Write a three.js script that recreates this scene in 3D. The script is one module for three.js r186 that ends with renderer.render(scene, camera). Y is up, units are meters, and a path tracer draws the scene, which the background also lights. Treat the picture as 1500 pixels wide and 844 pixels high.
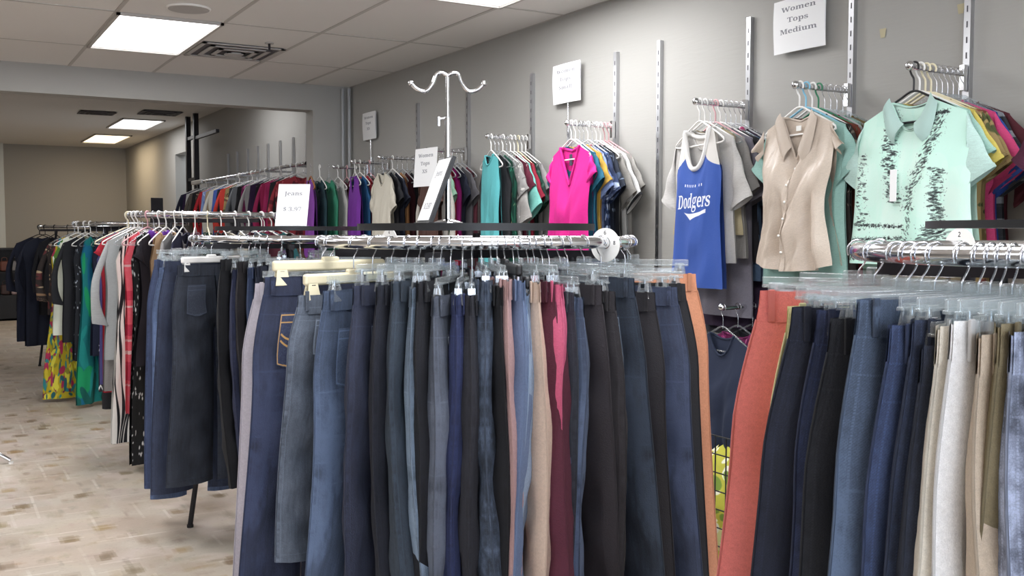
import * as THREE from 'three';
import { RoundedBoxGeometry } from 'three/addons/geometries/RoundedBoxGeometry.js';
import { mergeGeometries } from 'three/addons/utils/BufferGeometryUtils.js';
import { RectAreaLightUniformsLib } from 'three/addons/lights/RectAreaLightUniformsLib.js';

// ---------- camera, exposure ----------
const scene = new THREE.Scene();
scene.background = new THREE.Color().setRGB(.78, .88, 1); scene.backgroundIntensity = 3.5;   // overcast daylight outside the shop front
const EYE = 1.45;
const camera = new THREE.PerspectiveCamera(2 * Math.atan(422 / 1459) * 180 / Math.PI, 1500 / 844, 0.05, 60);
{
  const yaw = 30.5 * Math.PI / 180, pitch = -3.3 * Math.PI / 180;
  camera.position.set(0, EYE, 0);
  camera.lookAt(Math.sin(yaw) * Math.cos(pitch), EYE + Math.sin(pitch), -Math.cos(yaw) * Math.cos(pitch));
}
const renderer = new THREE.WebGLRenderer({ antialias: true });
renderer.toneMapping = THREE.LinearToneMapping;
renderer.toneMappingExposure = 1.25;
renderer.shadowMap.enabled = true;
RectAreaLightUniformsLib.init();
const LAMP = 13, LAMP_FAR = 5.5;          // radiance of the ceiling fixtures

// ---------- helpers ----------
let seed = 7;
const rnd = () => { seed |= 0; seed = seed + 0x6D2B79F5 | 0; let t = Math.imul(seed ^ seed >>> 15, 1 | seed); t = t + Math.imul(t ^ t >>> 7, 61 | t) ^ t; return ((t ^ t >>> 14) >>> 0) / 4294967296; };
const rr = (a, b) => a + (b - a) * rnd();
const lerp = (a, b, t) => a + (b - a) * t;
const sst = (a, b, x) => { const t = Math.min(1, Math.max(0, (x - a) / (b - a))); return t * t * (3 - 2 * t); };
const taken = {};
function numbered(n) { if (!(n in taken)) { taken[n] = 0; return n; } taken[n]++; return n + '_' + String(taken[n]).padStart(3, '0'); }
function mk(name, geo, mat, parent) { const m = new THREE.Mesh(geo, mat); m.name = name; m.castShadow = m.receiveShadow = true; if (parent) parent.add(m); return m; }
function tag(o, label, category, group, kind) { o.userData.label = label; o.userData.category = category; if (group) o.userData.group = group; if (kind) o.userData.kind = kind; return o; }
function thing(name, label, category, group) { const g = new THREE.Group(); g.name = numbered(name); scene.add(g); return tag(g, label, category, group); }
function struct(name, geo, mat, label) { const m = mk(name, geo, mat, scene); m.userData.kind = 'structure'; m.userData.label = label; m.userData.category = name.split('_')[0]; return m; }
const box = (w, h, d, x = 0, y = 0, z = 0) => { const g = new THREE.BoxGeometry(w, h, d); g.translate(x, y, z); return g; };
const rbox = (w, h, d, r, x = 0, y = 0, z = 0) => { const g = new RoundedBoxGeometry(w, h, d, 2, r); g.translate(x, y, z); return g; };
const bx = (x0, x1, y0, y1, z0, z1) => box(x1 - x0, y1 - y0, z1 - z0, (x0 + x1) / 2, (y0 + y1) / 2, (z0 + z1) / 2);
const cyl = (r, h, x = 0, y = 0, z = 0, n = 16) => { const g = new THREE.CylinderGeometry(r, r, h, n); g.translate(x, y, z); return g; };
const V = (x, y, z) => new THREE.Vector3(x, y, z);
const tube = (pts, r, n = 24, k = 8, closed = false) => new THREE.TubeGeometry(new THREE.CatmullRomCurve3(pts, closed, 'centripetal'), n, r, k, closed);
const rod = (a, b, r, k = 10) => new THREE.TubeGeometry(new THREE.LineCurve3(a, b), 1, r, k, false);
const merge = a => mergeGeometries(a.map(g => g.index ? g.toNonIndexed() : g).map(g => { for (const k of Object.keys(g.attributes)) if (!['position', 'normal', 'uv'].includes(k)) g.deleteAttribute(k); return g; }));
function grid(nu, nv, f) {            // sheet of (nu+1) x (nv+1) points
  const p = [], uv = [], ix = [];
  for (let j = 0; j <= nv; j++) for (let i = 0; i <= nu; i++) { const q = f(i / nu, j / nv); p.push(q[0], q[1], q[2]); uv.push(q[3] ?? i / nu, q[4] ?? 1 - j / nv); }
  for (let j = 0; j < nv; j++) for (let i = 0; i < nu; i++) { const a = j * (nu + 1) + i, b = a + 1, c = a + nu + 1, d = c + 1; ix.push(a, c, b, b, c, d); }
  const g = new THREE.BufferGeometry(); g.setAttribute('position', new THREE.Float32BufferAttribute(p, 3)); g.setAttribute('uv', new THREE.Float32BufferAttribute(uv, 2)); g.setIndex(ix); g.computeVertexNormals(); return g;
}

// ---------- textures ----------
function canvasTex(w, h, draw, rep) {
  const c = document.createElement('canvas'); c.width = w; c.height = h; const g = c.getContext('2d'); draw(g, w, h);
  const t = new THREE.CanvasTexture(c); t.colorSpace = THREE.SRGBColorSpace; t.wrapS = t.wrapT = THREE.RepeatWrapping; if (rep) t.repeat.set(...rep); return t;
}
function dataTex(w, h, f, srgb = true) {
  const d = new Uint8Array(w * h * 4);
  for (let y = 0; y < h; y++) for (let x = 0; x < w; x++) { const v = f(x, y), i = (y * w + x) * 4; d[i] = d[i + 1] = d[i + 2] = Math.max(0, Math.min(255, v)); d[i + 3] = 255; }
  const t = new THREE.DataTexture(d, w, h); t.magFilter = THREE.LinearFilter; t.minFilter = THREE.LinearFilter; t.wrapS = t.wrapT = THREE.RepeatWrapping; if (srgb) t.colorSpace = THREE.SRGBColorSpace; t.needsUpdate = true; return t;
}
function noiseGrid(n) { const a = []; for (let i = 0; i < n * n; i++) a.push(rnd()); return (x, y) => { x = ((x % n) + n) % n; y = ((y % n) + n) % n; const i = Math.floor(x), j = Math.floor(y), u = x - i, v = y - j, s = u * u * (3 - 2 * u), t = v * v * (3 - 2 * v); const A = (p, q) => a[(q % n) * n + (p % n)]; return lerp(lerp(A(i, j), A(i + 1, j), s), lerp(A(i, j + 1), A(i + 1, j + 1), s), t); }; }
const nz = noiseGrid(64);
const fbm = (x, y) => nz(x, y) * .5 + nz(x * 2 + 9, y * 2 + 5) * .3 + nz(x * 4 + 3, y * 4 + 7) * .2;
// denim: twill grain and worn dye (white = full dye strength of the material colour)
const denimMap = k => dataTex(512, 1024, (x, y) => {
  const u = (x % 256) / 256, d = y / 1024;               // u across one leg, d from hem to waist
  let g = 192 + (rnd() - .5) * 40 + ((x + y) % 4 < 2 ? 8 : -8) + (fbm(x / 26, y / 60) - .5) * 60 + (fbm(x / 7, y / 90 + 20) - .5) * 40;
  if (k === 1) { const e = sst(.3, .55, fbm(x / 60 + 3, y / 150)) * sst(.22, .4, d) * (1 - sst(.72, .84, d)); g += e * 62 * (.6 + .8 * fbm(x / 16, y / 16)); if (d > .55 && d < .8 && nz(x / 70 + 5, y / 7.5) > .74) g += 30; }
  if (k === 2) g = 150 + (fbm(x / 20, y / 26) - .35) * 200 + (rnd() - .5) * 40;
  const puck = nz(9, y / 9);                             // seam stitching with puckers
  if (u < .04 || u > .96) g += 40 * (puck - .3) + (u < .012 || u > .988 ? 18 : 0); if (Math.abs(u - .05) < .005 || Math.abs(u - .95) < .005) g += 34 * (y % 4 < 3 ? 1 : 0);
  if (Math.abs(d - .9 - .012 * u) < .0014 || Math.abs(d - .957) < .0012 || Math.abs(d - .028) < .0012) g += 34 * (x % 4 < 3 ? 1 : 0);
  return g;
});
const DENIM = [denimMap(0), denimMap(1), denimMap(2)];
const WEAVE = dataTex(128, 128, (x, y) => 226 + (rnd() - .5) * 26 + (fbm(x / 8, y / 8) - .5) * 22 + ((x % 3 === 0) !== (y % 3 === 0) ? 5 : -5)); WEAVE.repeat.set(7, 14);
const FUZZ = dataTex(128, 128, (x, y) => 128 + (rnd() - .5) * 150 + (fbm(x / 6, y / 6) - .5) * 80, false); FUZZ.repeat.set(4, 6);
const hx = c => '#' + new THREE.Color(c).getHexString();
const blobs = (base, cols, n, r0, r1, elong = 1) => canvasTex(256, 256, (g, w, h) => {
  g.fillStyle = base; g.fillRect(0, 0, w, h);
  for (let i = 0; i < n; i++) { g.fillStyle = cols[Math.floor(rnd() * cols.length)]; const r = rr(r0, r1), X = rnd() * w, Y = rnd() * h; for (const ox of [-w, 0, w]) { g.save(); g.translate(X + ox, Y); g.rotate(i * 2.4); g.beginPath(); g.ellipse(0, 0, r, r * rr(.35, 1) / elong, 0, 0, 7); g.fill(); g.restore(); } }
});
const stripes = (base, rows) => canvasTex(64, 512, (g, w, h) => { g.fillStyle = base; g.fillRect(0, 0, w, h); for (const [y, t, c] of rows) { g.fillStyle = c; g.fillRect(0, y * h, w, t * h); } for (let i = 0; i < 900; i++) { g.fillStyle = 'rgba(255,255,255,.06)'; g.fillRect(rnd() * w, rnd() * h, 2, 3); } });
const PAT = {
  floralNavy: blobs('#2c3a5c', ['#b9c6dc', '#5e76a4', '#1b2440', '#8296bd'], 240, 3, 9, 1.5),
  floralNavyDark: blobs('#1e2534', ['#5b6b86', '#10141f', '#8d9cb2'], 150, 3, 9, 2),
  floralBrown: blobs('#a08a5c', ['#5e4a2f', '#c7b98a', '#7d3f38', '#4d5330'], 260, 3, 10, 1.4),
  floralDark: blobs('#2a2220', ['#8c6f54', '#b09a7c', '#5b2a2c'], 200, 3, 9, 1.4),
  lace: blobs('#28231f', ['#6d6358', '#9a9083', '#1a1613'], 420, 2, 6, 1.5),
  greenLeaf: blobs('#15503f', ['#3f9273', '#0b2a22', '#dcd7a0', '#0f3b30'], 170, 5, 15, 3),
  greenFlower: blobs('#dfe3d2', ['#4f7a2e', '#2d4f1c', '#6d9440'], 22, 11, 24, 1.3),
  abstractBW: blobs('#17181c', ['#e4e4e2', '#c7c7c8', '#0d0d10'], 240, 4, 12, 3.2),
  dots: blobs('#141416', ['#d8d8d5'], 480, 1.5, 2.8, 1),
  dots2: blobs('#181b22', ['#8a94a4', '#c3c8d0'], 120, 1.5, 3.5, 1),
  tieMulti: blobs('#b8a41e', ['#2a7f86', '#a8284f', '#d8cf43', '#1f5a62', '#6b2742', '#c9b52c', '#8f8a2a'], 800, 3, 12, 1.6),
  tealDye: blobs('#11787a', ['#149a62', '#0d6a8c', '#1b8f8a', '#0b5f57'], 70, 16, 40, 1.4),
  redEthnic: blobs('#8c2a34', ['#4a1620', '#b5525a', '#5e1a26'], 130, 7, 15, 1.1),
  speckle: blobs('#8f8d8b', ['#c9c6c2', '#6b6967', '#e0ddd8'], 380, 2, 5, 1.5),
  blueWhite: blobs('#7e93c4', ['#d6def0', '#586fa8', '#aebde0'], 120, 5, 14, 2.5),
  pinkFloral: blobs('#7a2358', ['#c23c8a', '#3e1436', '#e07ab0'], 120, 4, 11, 1.2),
  yellowGreen: blobs('#c9c54a', ['#e9e7a0', '#7f9a3c', '#fafae0'], 90, 8, 18, 1.3),
  zebra: canvasTex(256, 256, (g, w, h) => { g.fillStyle = '#e6e2da'; g.fillRect(0, 0, w, h); g.fillStyle = '#15151a'; for (let i = 0; i < 17; i++) { g.beginPath(); const x = i * 16; g.moveTo(x, 0); for (let y = 0; y <= h; y += 8) g.lineTo(x + 14 * Math.sin(y / 30 + i * .7) + 2, y); for (let y = h; y >= 0; y -= 8) g.lineTo(x + 14 * Math.sin(y / 30 + i * .7) + 9 + 3 * Math.sin(y / 11 + i), y); g.fill(); } }),
  coral: stripes('#f0606e', [[.08, .02, '#f5a9ad'], [.2, .012, '#f3b9b8'], [.34, .05, '#d63a52'], [.42, .01, '#f7c3c0'], [.52, .06, '#cf3550'], [.6, .012, '#f5b7b5'], [.66, .02, '#f7c9c5'], [.72, .1, '#d9415a'], [.84, .01, '#f3b0b0'], [.9, .03, '#e86a76']]),
  stripeGrey: stripes('#d9d6d2', Array.from({ length: 16 }, (_, i) => [i / 16, .012, '#3b3b40'])),
  stripeDark: stripes('#2f3238', Array.from({ length: 9 }, (_, i) => [i / 9, .035, '#8d9298'])),
  plaidGreen: canvasTex(128, 128, (g, w, h) => { g.fillStyle = '#123f34'; g.fillRect(0, 0, w, h); g.fillStyle = 'rgba(20,20,24,.55)'; for (let i = 0; i < 4; i++) { g.fillRect(i * 32, 0, 12, h); g.fillRect(0, i * 32, w, 12); } g.fillStyle = 'rgba(90,140,110,.5)'; for (let i = 0; i < 4; i++) { g.fillRect(i * 32 + 20, 0, 2, h); g.fillRect(0, i * 32 + 20, w, 2); } }),
  // mint shirt with black feathered dye
  mintDye: canvasTex(512, 512, (g, w, h) => {
    g.fillStyle = '#c6ecde'; g.fillRect(0, 0, w, h);
    for (let i = 0; i < 60; i++) { g.fillStyle = 'rgba(214,240,226,.25)'; g.beginPath(); g.ellipse(rnd() * w, rnd() * h, rr(10, 60), rr(30, 110), 0, 0, 7); g.fill(); }
    const dash = (x, y, a, l, t) => { g.save(); g.translate(x, y); g.rotate(a); g.fillStyle = `rgba(30,34,36,${rr(.2, .75)})`; g.beginPath(); g.ellipse(0, 0, l, t, 0, 0, 7); g.fill(); g.restore(); };
    const ribs = (x0, y0, x1, y1, wd, n, tilt) => { for (let i = 0; i < n; i++) { const t = i / n, X = lerp(x0, x1, t) + rr(-wd, wd) * .35, Y = lerp(y0, y1, t), k = Math.floor(rr(3, 8)); for (let j = 0; j < k; j++) dash(X + rr(-wd, wd) * .75, Y + rr(-4, 4), tilt + rr(-.25, .25), rr(3, wd * .42), rr(.8, 3.2)); for (let j = 0; j < 5; j++) dash(X + rr(-wd, wd) * 1.3, Y + rr(-9, 9), rr(0, 3), rr(.8, 2.4), rr(.6, 1.4)); } };
    ribs(150, 66, 215, 330, 30, 44, .1); ribs(392, 84, 262, 350, 30, 44, -.35); ribs(398, 236, 394, 420, 26, 34, 0); ribs(398, 400, 372, 500, 52, 30, -.1); ribs(330, 78, 436, 74, 14, 22, -.15); ribs(146, 52, 172, 110, 24, 16, .5);
    for (const y of [392, 438, 466, 497]) ribs(20, y, 250, y + rr(-6, 10), 10, 26, 0); ribs(50, 180, 66, 420, 30, 20, .1); ribs(290, 350, 250, 470, 26, 10, .3);
  }),
  // blue tank with pale shoulder panels and white script
  tank: canvasTex(512, 768, (g, w, h) => {
    g.fillStyle = '#3657a8'; g.fillRect(0, 0, w, h);
    g.fillStyle = '#dcd8d2'; g.beginPath(); g.moveTo(0, 0); g.lineTo(w, 0); g.lineTo(w, 215); g.quadraticCurveTo(405, 200, 372, 160); g.lineTo(256, 215); g.lineTo(140, 160); g.quadraticCurveTo(107, 200, 0, 215); g.fill();
    g.fillStyle = '#3657a8'; g.beginPath(); g.moveTo(140, 176); g.quadraticCurveTo(256, 250, 372, 176); g.lineTo(372, 260); g.lineTo(140, 260); g.fill();
    g.fillStyle = '#e8ecf8'; g.font = 'bold 20px sans-serif'; for (let i = 0; i < 9; i++) if (i !== 6) g.fillRect(158 + i * 24, 290 + 5 * Math.sin(i / 8 * 3.14), 8, 12);
    g.save(); g.translate(256, 400); g.rotate(-.03); g.fillStyle = '#eef0f8'; g.textAlign = 'center'; g.font = 'italic bold 88px serif'; g.fillText('Dodgers', 0, 0);
    g.beginPath(); g.moveTo(-110, 18); g.quadraticCurveTo(-10, 40, 150, 12); g.lineTo(146, 30); g.quadraticCurveTo(20, 46, -30, 58); g.quadraticCurveTo(-60, 40, -110, 18); g.fill(); g.restore();
  })
};

// ---------- materials ----------
const std = (color, roughness = .8, o = {}) => new THREE.MeshStandardMaterial({ color, roughness, side: THREE.DoubleSide, ...o });
const M = {
  wall: std('#a9a7a2', .75, { bumpMap: FUZZ, bumpScale: .0006 }), tile: std('#dedbd7', .95, { bumpMap: FUZZ, bumpScale: .001 }),
  tbar: std('#b9b5b0', .6), chrome: std('#e2e3e6', .14, { metalness: 1 }), chromeDull: std('#c4c5c8', .3, { metalness: 1 }), wire: std('#d3d4d8', .2, { metalness: 1 }),
  black: std('#17171a', .45), blackMetal: std('#232126', .5, { metalness: .3 }), white: std('#eceae6', .45), paper: std('#f1f1f1', .7), cream: std('#e3d9b9', .45), wood: std('#9c6236', .5), grey: std('#a9abad', .5), pinkP: std('#d9a7ab', .5), greenP: std('#2f7d5a', .5), blueP: std('#86bfd8', .5),
  clear: new THREE.MeshPhysicalMaterial({ color: '#f2f5f6', roughness: .1, transmission: .9, thickness: 0, ior: 1.45, side: THREE.DoubleSide }),
  button: std('#b58b52', .35, { metalness: .8 }), label: std('#f3f3ee', .8), tagDark: std('#3b3a4a', .8), tape: std('#bdb391', .6), darkVent: std('#57555a', .7), vent: std('#b3b0ad', .6)
};
const matCache = {};
function fabric(c, o = {}) {
  const k = (c.isTexture ? c.uuid : c) + JSON.stringify(o); if (matCache[k]) return matCache[k];
  const m = c.isTexture ? new THREE.MeshStandardMaterial({ map: c, roughness: .85, side: THREE.DoubleSide }) : new THREE.MeshPhysicalMaterial({ color: c, map: WEAVE, roughness: o.rough ?? .85, sheen: o.sheen ?? .25, sheenColor: new THREE.Color(c), side: THREE.DoubleSide });
  m.bumpMap = FUZZ; m.bumpScale = .0008; return matCache[k] = m;
}
const denim = (c, k = 0) => { const id = 'd' + c + k; if (matCache[id]) return matCache[id]; const col = new THREE.Color(c), l = (col.r + col.g + col.b) / 3; col.lerp(new THREE.Color(l, l, l), .22).multiplyScalar(k === 2 ? .95 : .8); const m = std(col, .88, { map: DENIM[k], bumpMap: FUZZ, bumpScale: .0007 }); return matCache[id] = m; };

// ---------- lamps ----------
const ZH = -8.32, CEIL = 2.70, CEIL2 = 2.96, XW = 3.25;
function troffer(x0, x1, z0, z1, y, power, colour, label) {
  const t = thing('ceiling_light', label, 'ceiling light', 'recessed fluorescent ceiling lights');
  const cx = (x0 + x1) / 2, cz = (z0 + z1) / 2, w = x1 - x0, d = z1 - z0; t.position.set(cx, y, cz);
  mk('frame', merge([box(w, .02, .02, 0, -.004, d / 2 - .01), box(w, .02, .02, 0, -.004, -d / 2 + .01), box(.02, .02, d, w / 2 - .01, -.004, 0), box(.02, .02, d, -w / 2 + .01, -.004, 0)]), M.tbar, t);
  mk('diffuser', box(w - .04, .006, d - .04, 0, .002, 0), new THREE.MeshStandardMaterial({ color: '#ffffff', emissive: colour, emissiveIntensity: 2.2, roughness: .5 }), t);
  const l = new THREE.RectAreaLight(colour, power, w - .05, d - .05); l.position.set(0, -.012, 0); l.rotation.x = -Math.PI / 2; l.castShadow = true; t.add(l);
}
const COOL = '#fbfcff', WARM = '#ffe6bf';
troffer(.985, 1.595, -7.35, -6.13, CEIL, LAMP, COOL, 'lit ceiling light beside the square air vent');
troffer(2.205, 2.815, -4.9, -3.68, CEIL, LAMP, COOL, 'lit ceiling light over the pink tee, next to the wall');
for (const [x, z, w] of [[-.235, -4.9, 'out over the open floor beside the price card rack'], [.985, -2.46, 'above the chrome stand rack'], [-1.455, -2.46, 'by the blank left wall'], [2.205, -.02, 'above the coral pants rack'], [-.235, 1.2, 'behind the camera'], [-1.455, -7.35, 'by the header and left wall'], [2.205, 2.42, 'close to the shop window']]) troffer(x, x + .61, z, z + 1.22, CEIL, LAMP, COOL, `recessed ceiling light ${w}`);
troffer(2.34, 2.9, -15.7, -14.3, CEIL2, LAMP_FAR, COOL, 'lit ceiling light of the far room nearer the dark vents');
troffer(2.34, 2.9, -18.45, -16.85, CEIL2, LAMP_FAR, WARM, 'warm ceiling light of the far room close to its end wall');
troffer(2.2, 2.8, -10.9, -9.7, CEIL2, LAMP_FAR, COOL, 'ceiling light of the far room hidden behind the header beam');
troffer(-.6, 0, -15.7, -14.5, CEIL2, LAMP_FAR, COOL, 'ceiling light of the far room beside the left side aisle');

// ---------- structure ----------
const floorTex = canvasTex(2048, 2048, (g, w, h) => {
  g.fillStyle = '#c3b7a8'; g.fillRect(0, 0, w, h);
  const soft = (c, a, X, Y, rx, ry) => { for (let k = 4; k >= 1; k--) { g.globalAlpha = a / 4; g.fillStyle = c; for (const ox of [0, -w]) for (const oy of [0, -h]) { g.beginPath(); g.ellipse(X + ox * Math.sign(X - w / 2 + .1), Y + oy * Math.sign(Y - h / 2 + .1), rx * (.6 + k * .12), ry * (.6 + k * .12), 0, 0, 7); g.fill(); } } };
  for (let i = 0; i < 520; i++) soft(['#d2c8bc', '#b3a695', '#a99b88', '#cbbfb0', '#bdb5aa'][i % 5], .5, rnd() * w, rnd() * h, rr(30, 100), rr(30, 110));
  for (let i = 0; i < 900; i++) { const X = rnd() * w, Y = rnd() * h, a = rnd() < .5; g.fillStyle = ['#8f7d69', '#9a8873', '#86796b', '#a28c6c'][i % 4]; const W = a ? rr(16, 46) : rr(10, 26), H = a ? rr(14, 34) : rr(26, 66), al = rr(.03, .1); for (let k = 0; k < 9; k++) { g.globalAlpha = al; g.fillRect(X + rr(-W, W) * .5, Y + rr(-H, H) * .5, W * rr(.3, 1.3), H * rr(.25, 1.1)); } }
  for (let i = 0; i < 75; i++) { const X = rnd() * w, Y = rnd() * h; g.globalAlpha = rr(.1, .28); g.fillStyle = ['#97794f', '#8b7758', '#7f6c55'][i % 3]; for (let k = 0; k < 7; k++) g.fillRect(X + rr(-12, 12), Y + rr(-12, 12), rr(20, 46), rr(24, 60)); }
  g.strokeStyle = '#e9e2d8'; g.lineWidth = 8; for (let k = 0; k < 420; k++) { g.globalAlpha = rr(.06, .3); const X = Math.floor(rnd() * 32) * 64, Y = rnd() * h, l = rr(40, 190); g.beginPath(); if (k % 2) { g.moveTo(X, Y); g.lineTo(X + rr(-4, 4), Y + l); } else { g.moveTo(Y, X); g.lineTo(Y + l, X + rr(-4, 4)); } g.stroke(); }
  g.globalAlpha = 1; for (let i = 0; i < 16000; i++) { g.fillStyle = ['rgba(80,66,50,.10)', 'rgba(236,230,220,.14)'][i % 2]; g.fillRect(rnd() * w, rnd() * h, rr(2, 9), rr(1, 4)); }
}); floorTex.repeat.set(1 / 3.66, 1 / 3.66);
{
  const X0 = -4.2, X1 = XW + .15, Z0 = -19.9, Z1 = 4.2;
  const fg = new THREE.BoxGeometry(X1 - X0, .12, Z1 - Z0); fg.translate((X0 + X1) / 2, -.06, (Z0 + Z1) / 2);
  const p = fg.attributes.position, uv = fg.attributes.uv; for (let i = 0; i < p.count; i++) uv.setXY(i, p.getX(i), p.getZ(i));
  struct('floor', fg, std('#ffffff', .42, { map: floorTex }), 'beige mottled vinyl floor');
  struct('wall_right', merge([bx(XW, XW + .15, 0, 3.1, -14.55, 4.2), bx(XW, XW + .15, 2.58, 3.1, -15.4, -14.55), bx(XW, XW + .15, 0, 3.1, -19.9, -15.4), bx(XW + .9, XW + 1, 0, 3.1, -15.5, -14.45), bx(XW + .15, XW + 1, 0, 3.1, -14.55, -14.45), bx(XW + .15, XW + 1, 0, 3.1, -15.5, -15.4)]), M.wall, 'long grey wall with chrome standards');
  struct('wall_left', bx(X0 - .1, X0, 0, 3.1, Z0, Z1), M.wall, 'grey side wall out of the picture');
  struct('wall_front', merge([bx(X0, X1, 0, .45, Z1, Z1 + .1), bx(X0, X1, 2.55, 3.1, Z1, Z1 + .1), bx(X0, -3.6, .45, 2.55, Z1, Z1 + .1), bx(2.9, X1, .45, 2.55, Z1, Z1 + .1)]), M.wall, 'grey shop front wall behind the camera');
  const win = new THREE.Group(); win.name = 'window_1'; win.userData = { kind: 'structure', label: 'wide shop front window behind the camera', category: 'window' }; scene.add(win);
  for (let k = 0; k <= 4; k++) mk('mullion', box(.05, 2.1, .08, lerp(-3.575, 2.875, k / 4), 1.5, Z1 + .05), M.blackMetal, win);
  for (let k = 0; k < 4; k++) mk('pane', box(1.56, 2.1, .006, lerp(-3.575, 2.875, (k + .5) / 4), 1.5, Z1 + .05), new THREE.MeshPhysicalMaterial({ color: '#ffffff', roughness: 0, transmission: 1, thickness: 0 }), win);
  const day = new THREE.RectAreaLight('#dfeaff', 1.6, 6.3, 2.05); day.position.set(-.35, 1.5, Z1 - .03); day.castShadow = true; scene.add(day);   // daylight entering at the window
  struct('wall_back', bx(1.22, X1, 0, 3.1, -19.75, -19.6), M.wall, 'grey end wall of the far room');
  struct('wall_side', merge([bx(X0, 1.22, 0, 3.1, -19.9, -19.75), bx(.85, 1.22, 0, 3.1, -19.75, -19.45)]), std('#dfe3df', .35), 'pale glossy partition beside the end wall');
  struct('wall_middle', merge([bx(X0, XW, 2.484, 3.1, ZH - .18, ZH), bx(2.91, XW, 0, 2.484, ZH - .18, ZH)]), M.wall, 'grey header beam with wall stub between the rooms');
  // near ceiling: tiles and grid bars as parts
  const c = new THREE.Group(); c.name = 'ceiling'; c.userData = { kind: 'structure', label: 'suspended ceiling of pale tiles', category: 'ceiling' }; scene.add(c);
  const xs = []; for (let x = .985 - .61 * 8; x < XW; x += .61) xs.push(x); xs.push(XW); xs.unshift(X0);
  const zs = [ZH]; for (let z = -7.35; z < Z1; z += 1.22) zs.push(z); zs.push(Z1);
  const holes = [[.985, -7.35], [2.205, -4.9], [-.235, -4.9], [.985, -2.46], [-1.455, -2.46], [2.205, -.02], [-.235, 1.2], [-1.455, -7.35], [2.205, 2.42]];
  for (let i = 0; i < xs.length - 1; i++) for (let j = 0; j < zs.length - 1; j++) {
    const w = xs[i + 1] - xs[i], d = zs[j + 1] - zs[j]; if (w < .03 || d < .03) continue;
    if (holes.some(q => Math.abs(q[0] - xs[i]) < .1 && Math.abs(q[1] - zs[j]) < .1)) continue;
    mk('ceiling_tile', box(w - .022, .015, d - .022, xs[i] + w / 2, CEIL + .009 + rr(0, .003), zs[j] + d / 2), M.tile, c);
  }
  for (const x of xs) mk('grid_bar', box(.024, .012, Z1 - ZH, x, CEIL + .006, (ZH + Z1) / 2), M.tbar, c);
  for (const z of zs) mk('grid_bar', box(XW - X0, .011, .024, (X0 + XW) / 2, CEIL + .006, z), M.tbar, c);
  mk('ceiling_deck', bx(X0, X1, 2.95, 3.1, ZH, Z1), M.tile, c);
  const c2 = mk('ceiling', bx(X0, X1, CEIL2 + .006, 3.1, Z0, ZH - .18), M.tile, scene); c2.name = 'ceiling_001'; c2.userData = { kind: 'structure', label: 'plain pale ceiling of the far room', category: 'ceiling' };
  struct('trim_1', merge([cyl(.014, 2.68, 3.17, 1.34, -8.285), cyl(.014, 2.68, 3.215, 1.34, -8.25)]), M.grey, 'grey conduit pipes in the wall corner');
}
// vents, speaker, sprinkler
function vent(x, y, z, w, d, mat, label) {
  const t = thing('ceiling_vent', label, 'air vent'); t.position.set(x, y, z);
  mk('backing', box(w - .04, .004, d - .04, 0, -.001, 0), M.darkVent, t);
  for (let k = 0; k < 4; k++) { const a = w * (1 - k * .25) - .02, b = d * (1 - k * .25) - .02, yy = -.008 - k * .004, s = .03; mk('louvre_frame', merge([box(a, .006, s, 0, yy, b / 2 - s / 2), box(a, .006, s, 0, yy, -b / 2 + s / 2), box(s, .006, b, a / 2 - s / 2, yy, 0), box(s, .006, b, -a / 2 + s / 2, yy, 0)]), mat, t); }
  mk('centre_plate', box(w * .18, .005, d * .18, 0, -.024, 0), mat, t);
}
vent(1.9, CEIL, -7.05, .58, .58, M.vent, 'square louvred air vent beside the ceiling light');
vent(2.65, CEIL2, -13.4, .5, .5, M.darkVent, 'dark air vent in the far ceiling near the wall');
vent(1.95, CEIL2, -13.8, .45, .4, M.darkVent, 'small dark air vent out in the far ceiling');
{
  let t = thing('ceiling_speaker', 'round flat speaker grille in a ceiling tile', 'speaker'); t.position.set(1.32, CEIL, -5.83);
  mk('rim', new THREE.TorusGeometry(.115, .008, 8, 40).rotateX(Math.PI / 2), M.white, t); mk('grille', cyl(.112, .012, 0, -.002, 0, 40), M.vent, t);
  t = thing('sprinkler', 'small sprinkler head hanging from the ceiling', 'sprinkler'); t.position.set(2.02, CEIL, -6.62);
  mk('escutcheon', cyl(.03, .006, 0, -.003, 0), M.vent, t); mk('stem', cyl(.008, .05, 0, -.028, 0), M.blackMetal, t); mk('deflector', cyl(.024, .003, 0, -.055, 0), M.blackMetal, t);
}

// ---------- hangers ----------
const hookPts = (r, drop) => { const a = []; for (let k = 0; k <= 10; k++) { const t = lerp(-.5, Math.PI * 1.12, k / 10); a.push(V(Math.cos(t) * r, Math.sin(t) * r, 0)); } a.push(V(-r * .55, -r * 1.25, 0), V(-.001, -r * 2, 0), V(0, -drop, 0)); return a.reverse(); };
const HOOKC = tube(hookPts(.0185, .05), .0017, 30, 6), HOOKL = tube(hookPts(.0185, .082), .0017, 30, 6), HOOK = tube(hookPts(.0185, .088), .0017, 30, 6), HOOKP = tube(hookPts(.019, .082), .0036, 30, 7);
const CLIPG = (() => { const s = new THREE.Shape(); s.moveTo(-.011, .018); s.lineTo(.011, .018); s.lineTo(.019, -.034); s.lineTo(-.019, -.034); s.closePath(); const e = new THREE.ExtrudeGeometry(s, { depth: .003, bevelEnabled: true, bevelSize: .0015, bevelThickness: .0012, bevelSegments: 1 }); const a = e.clone().rotateX(-.12).translate(0, 0, .004), b = e.clone().rotateX(.12).translate(0, 0, -.008); return merge([a, b]); })();
const SPRING = merge([box(.012, .016, .018, 0, -.004, 0), cyl(.004, .02, 0, .006, 0).rotateZ(0)]);
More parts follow.
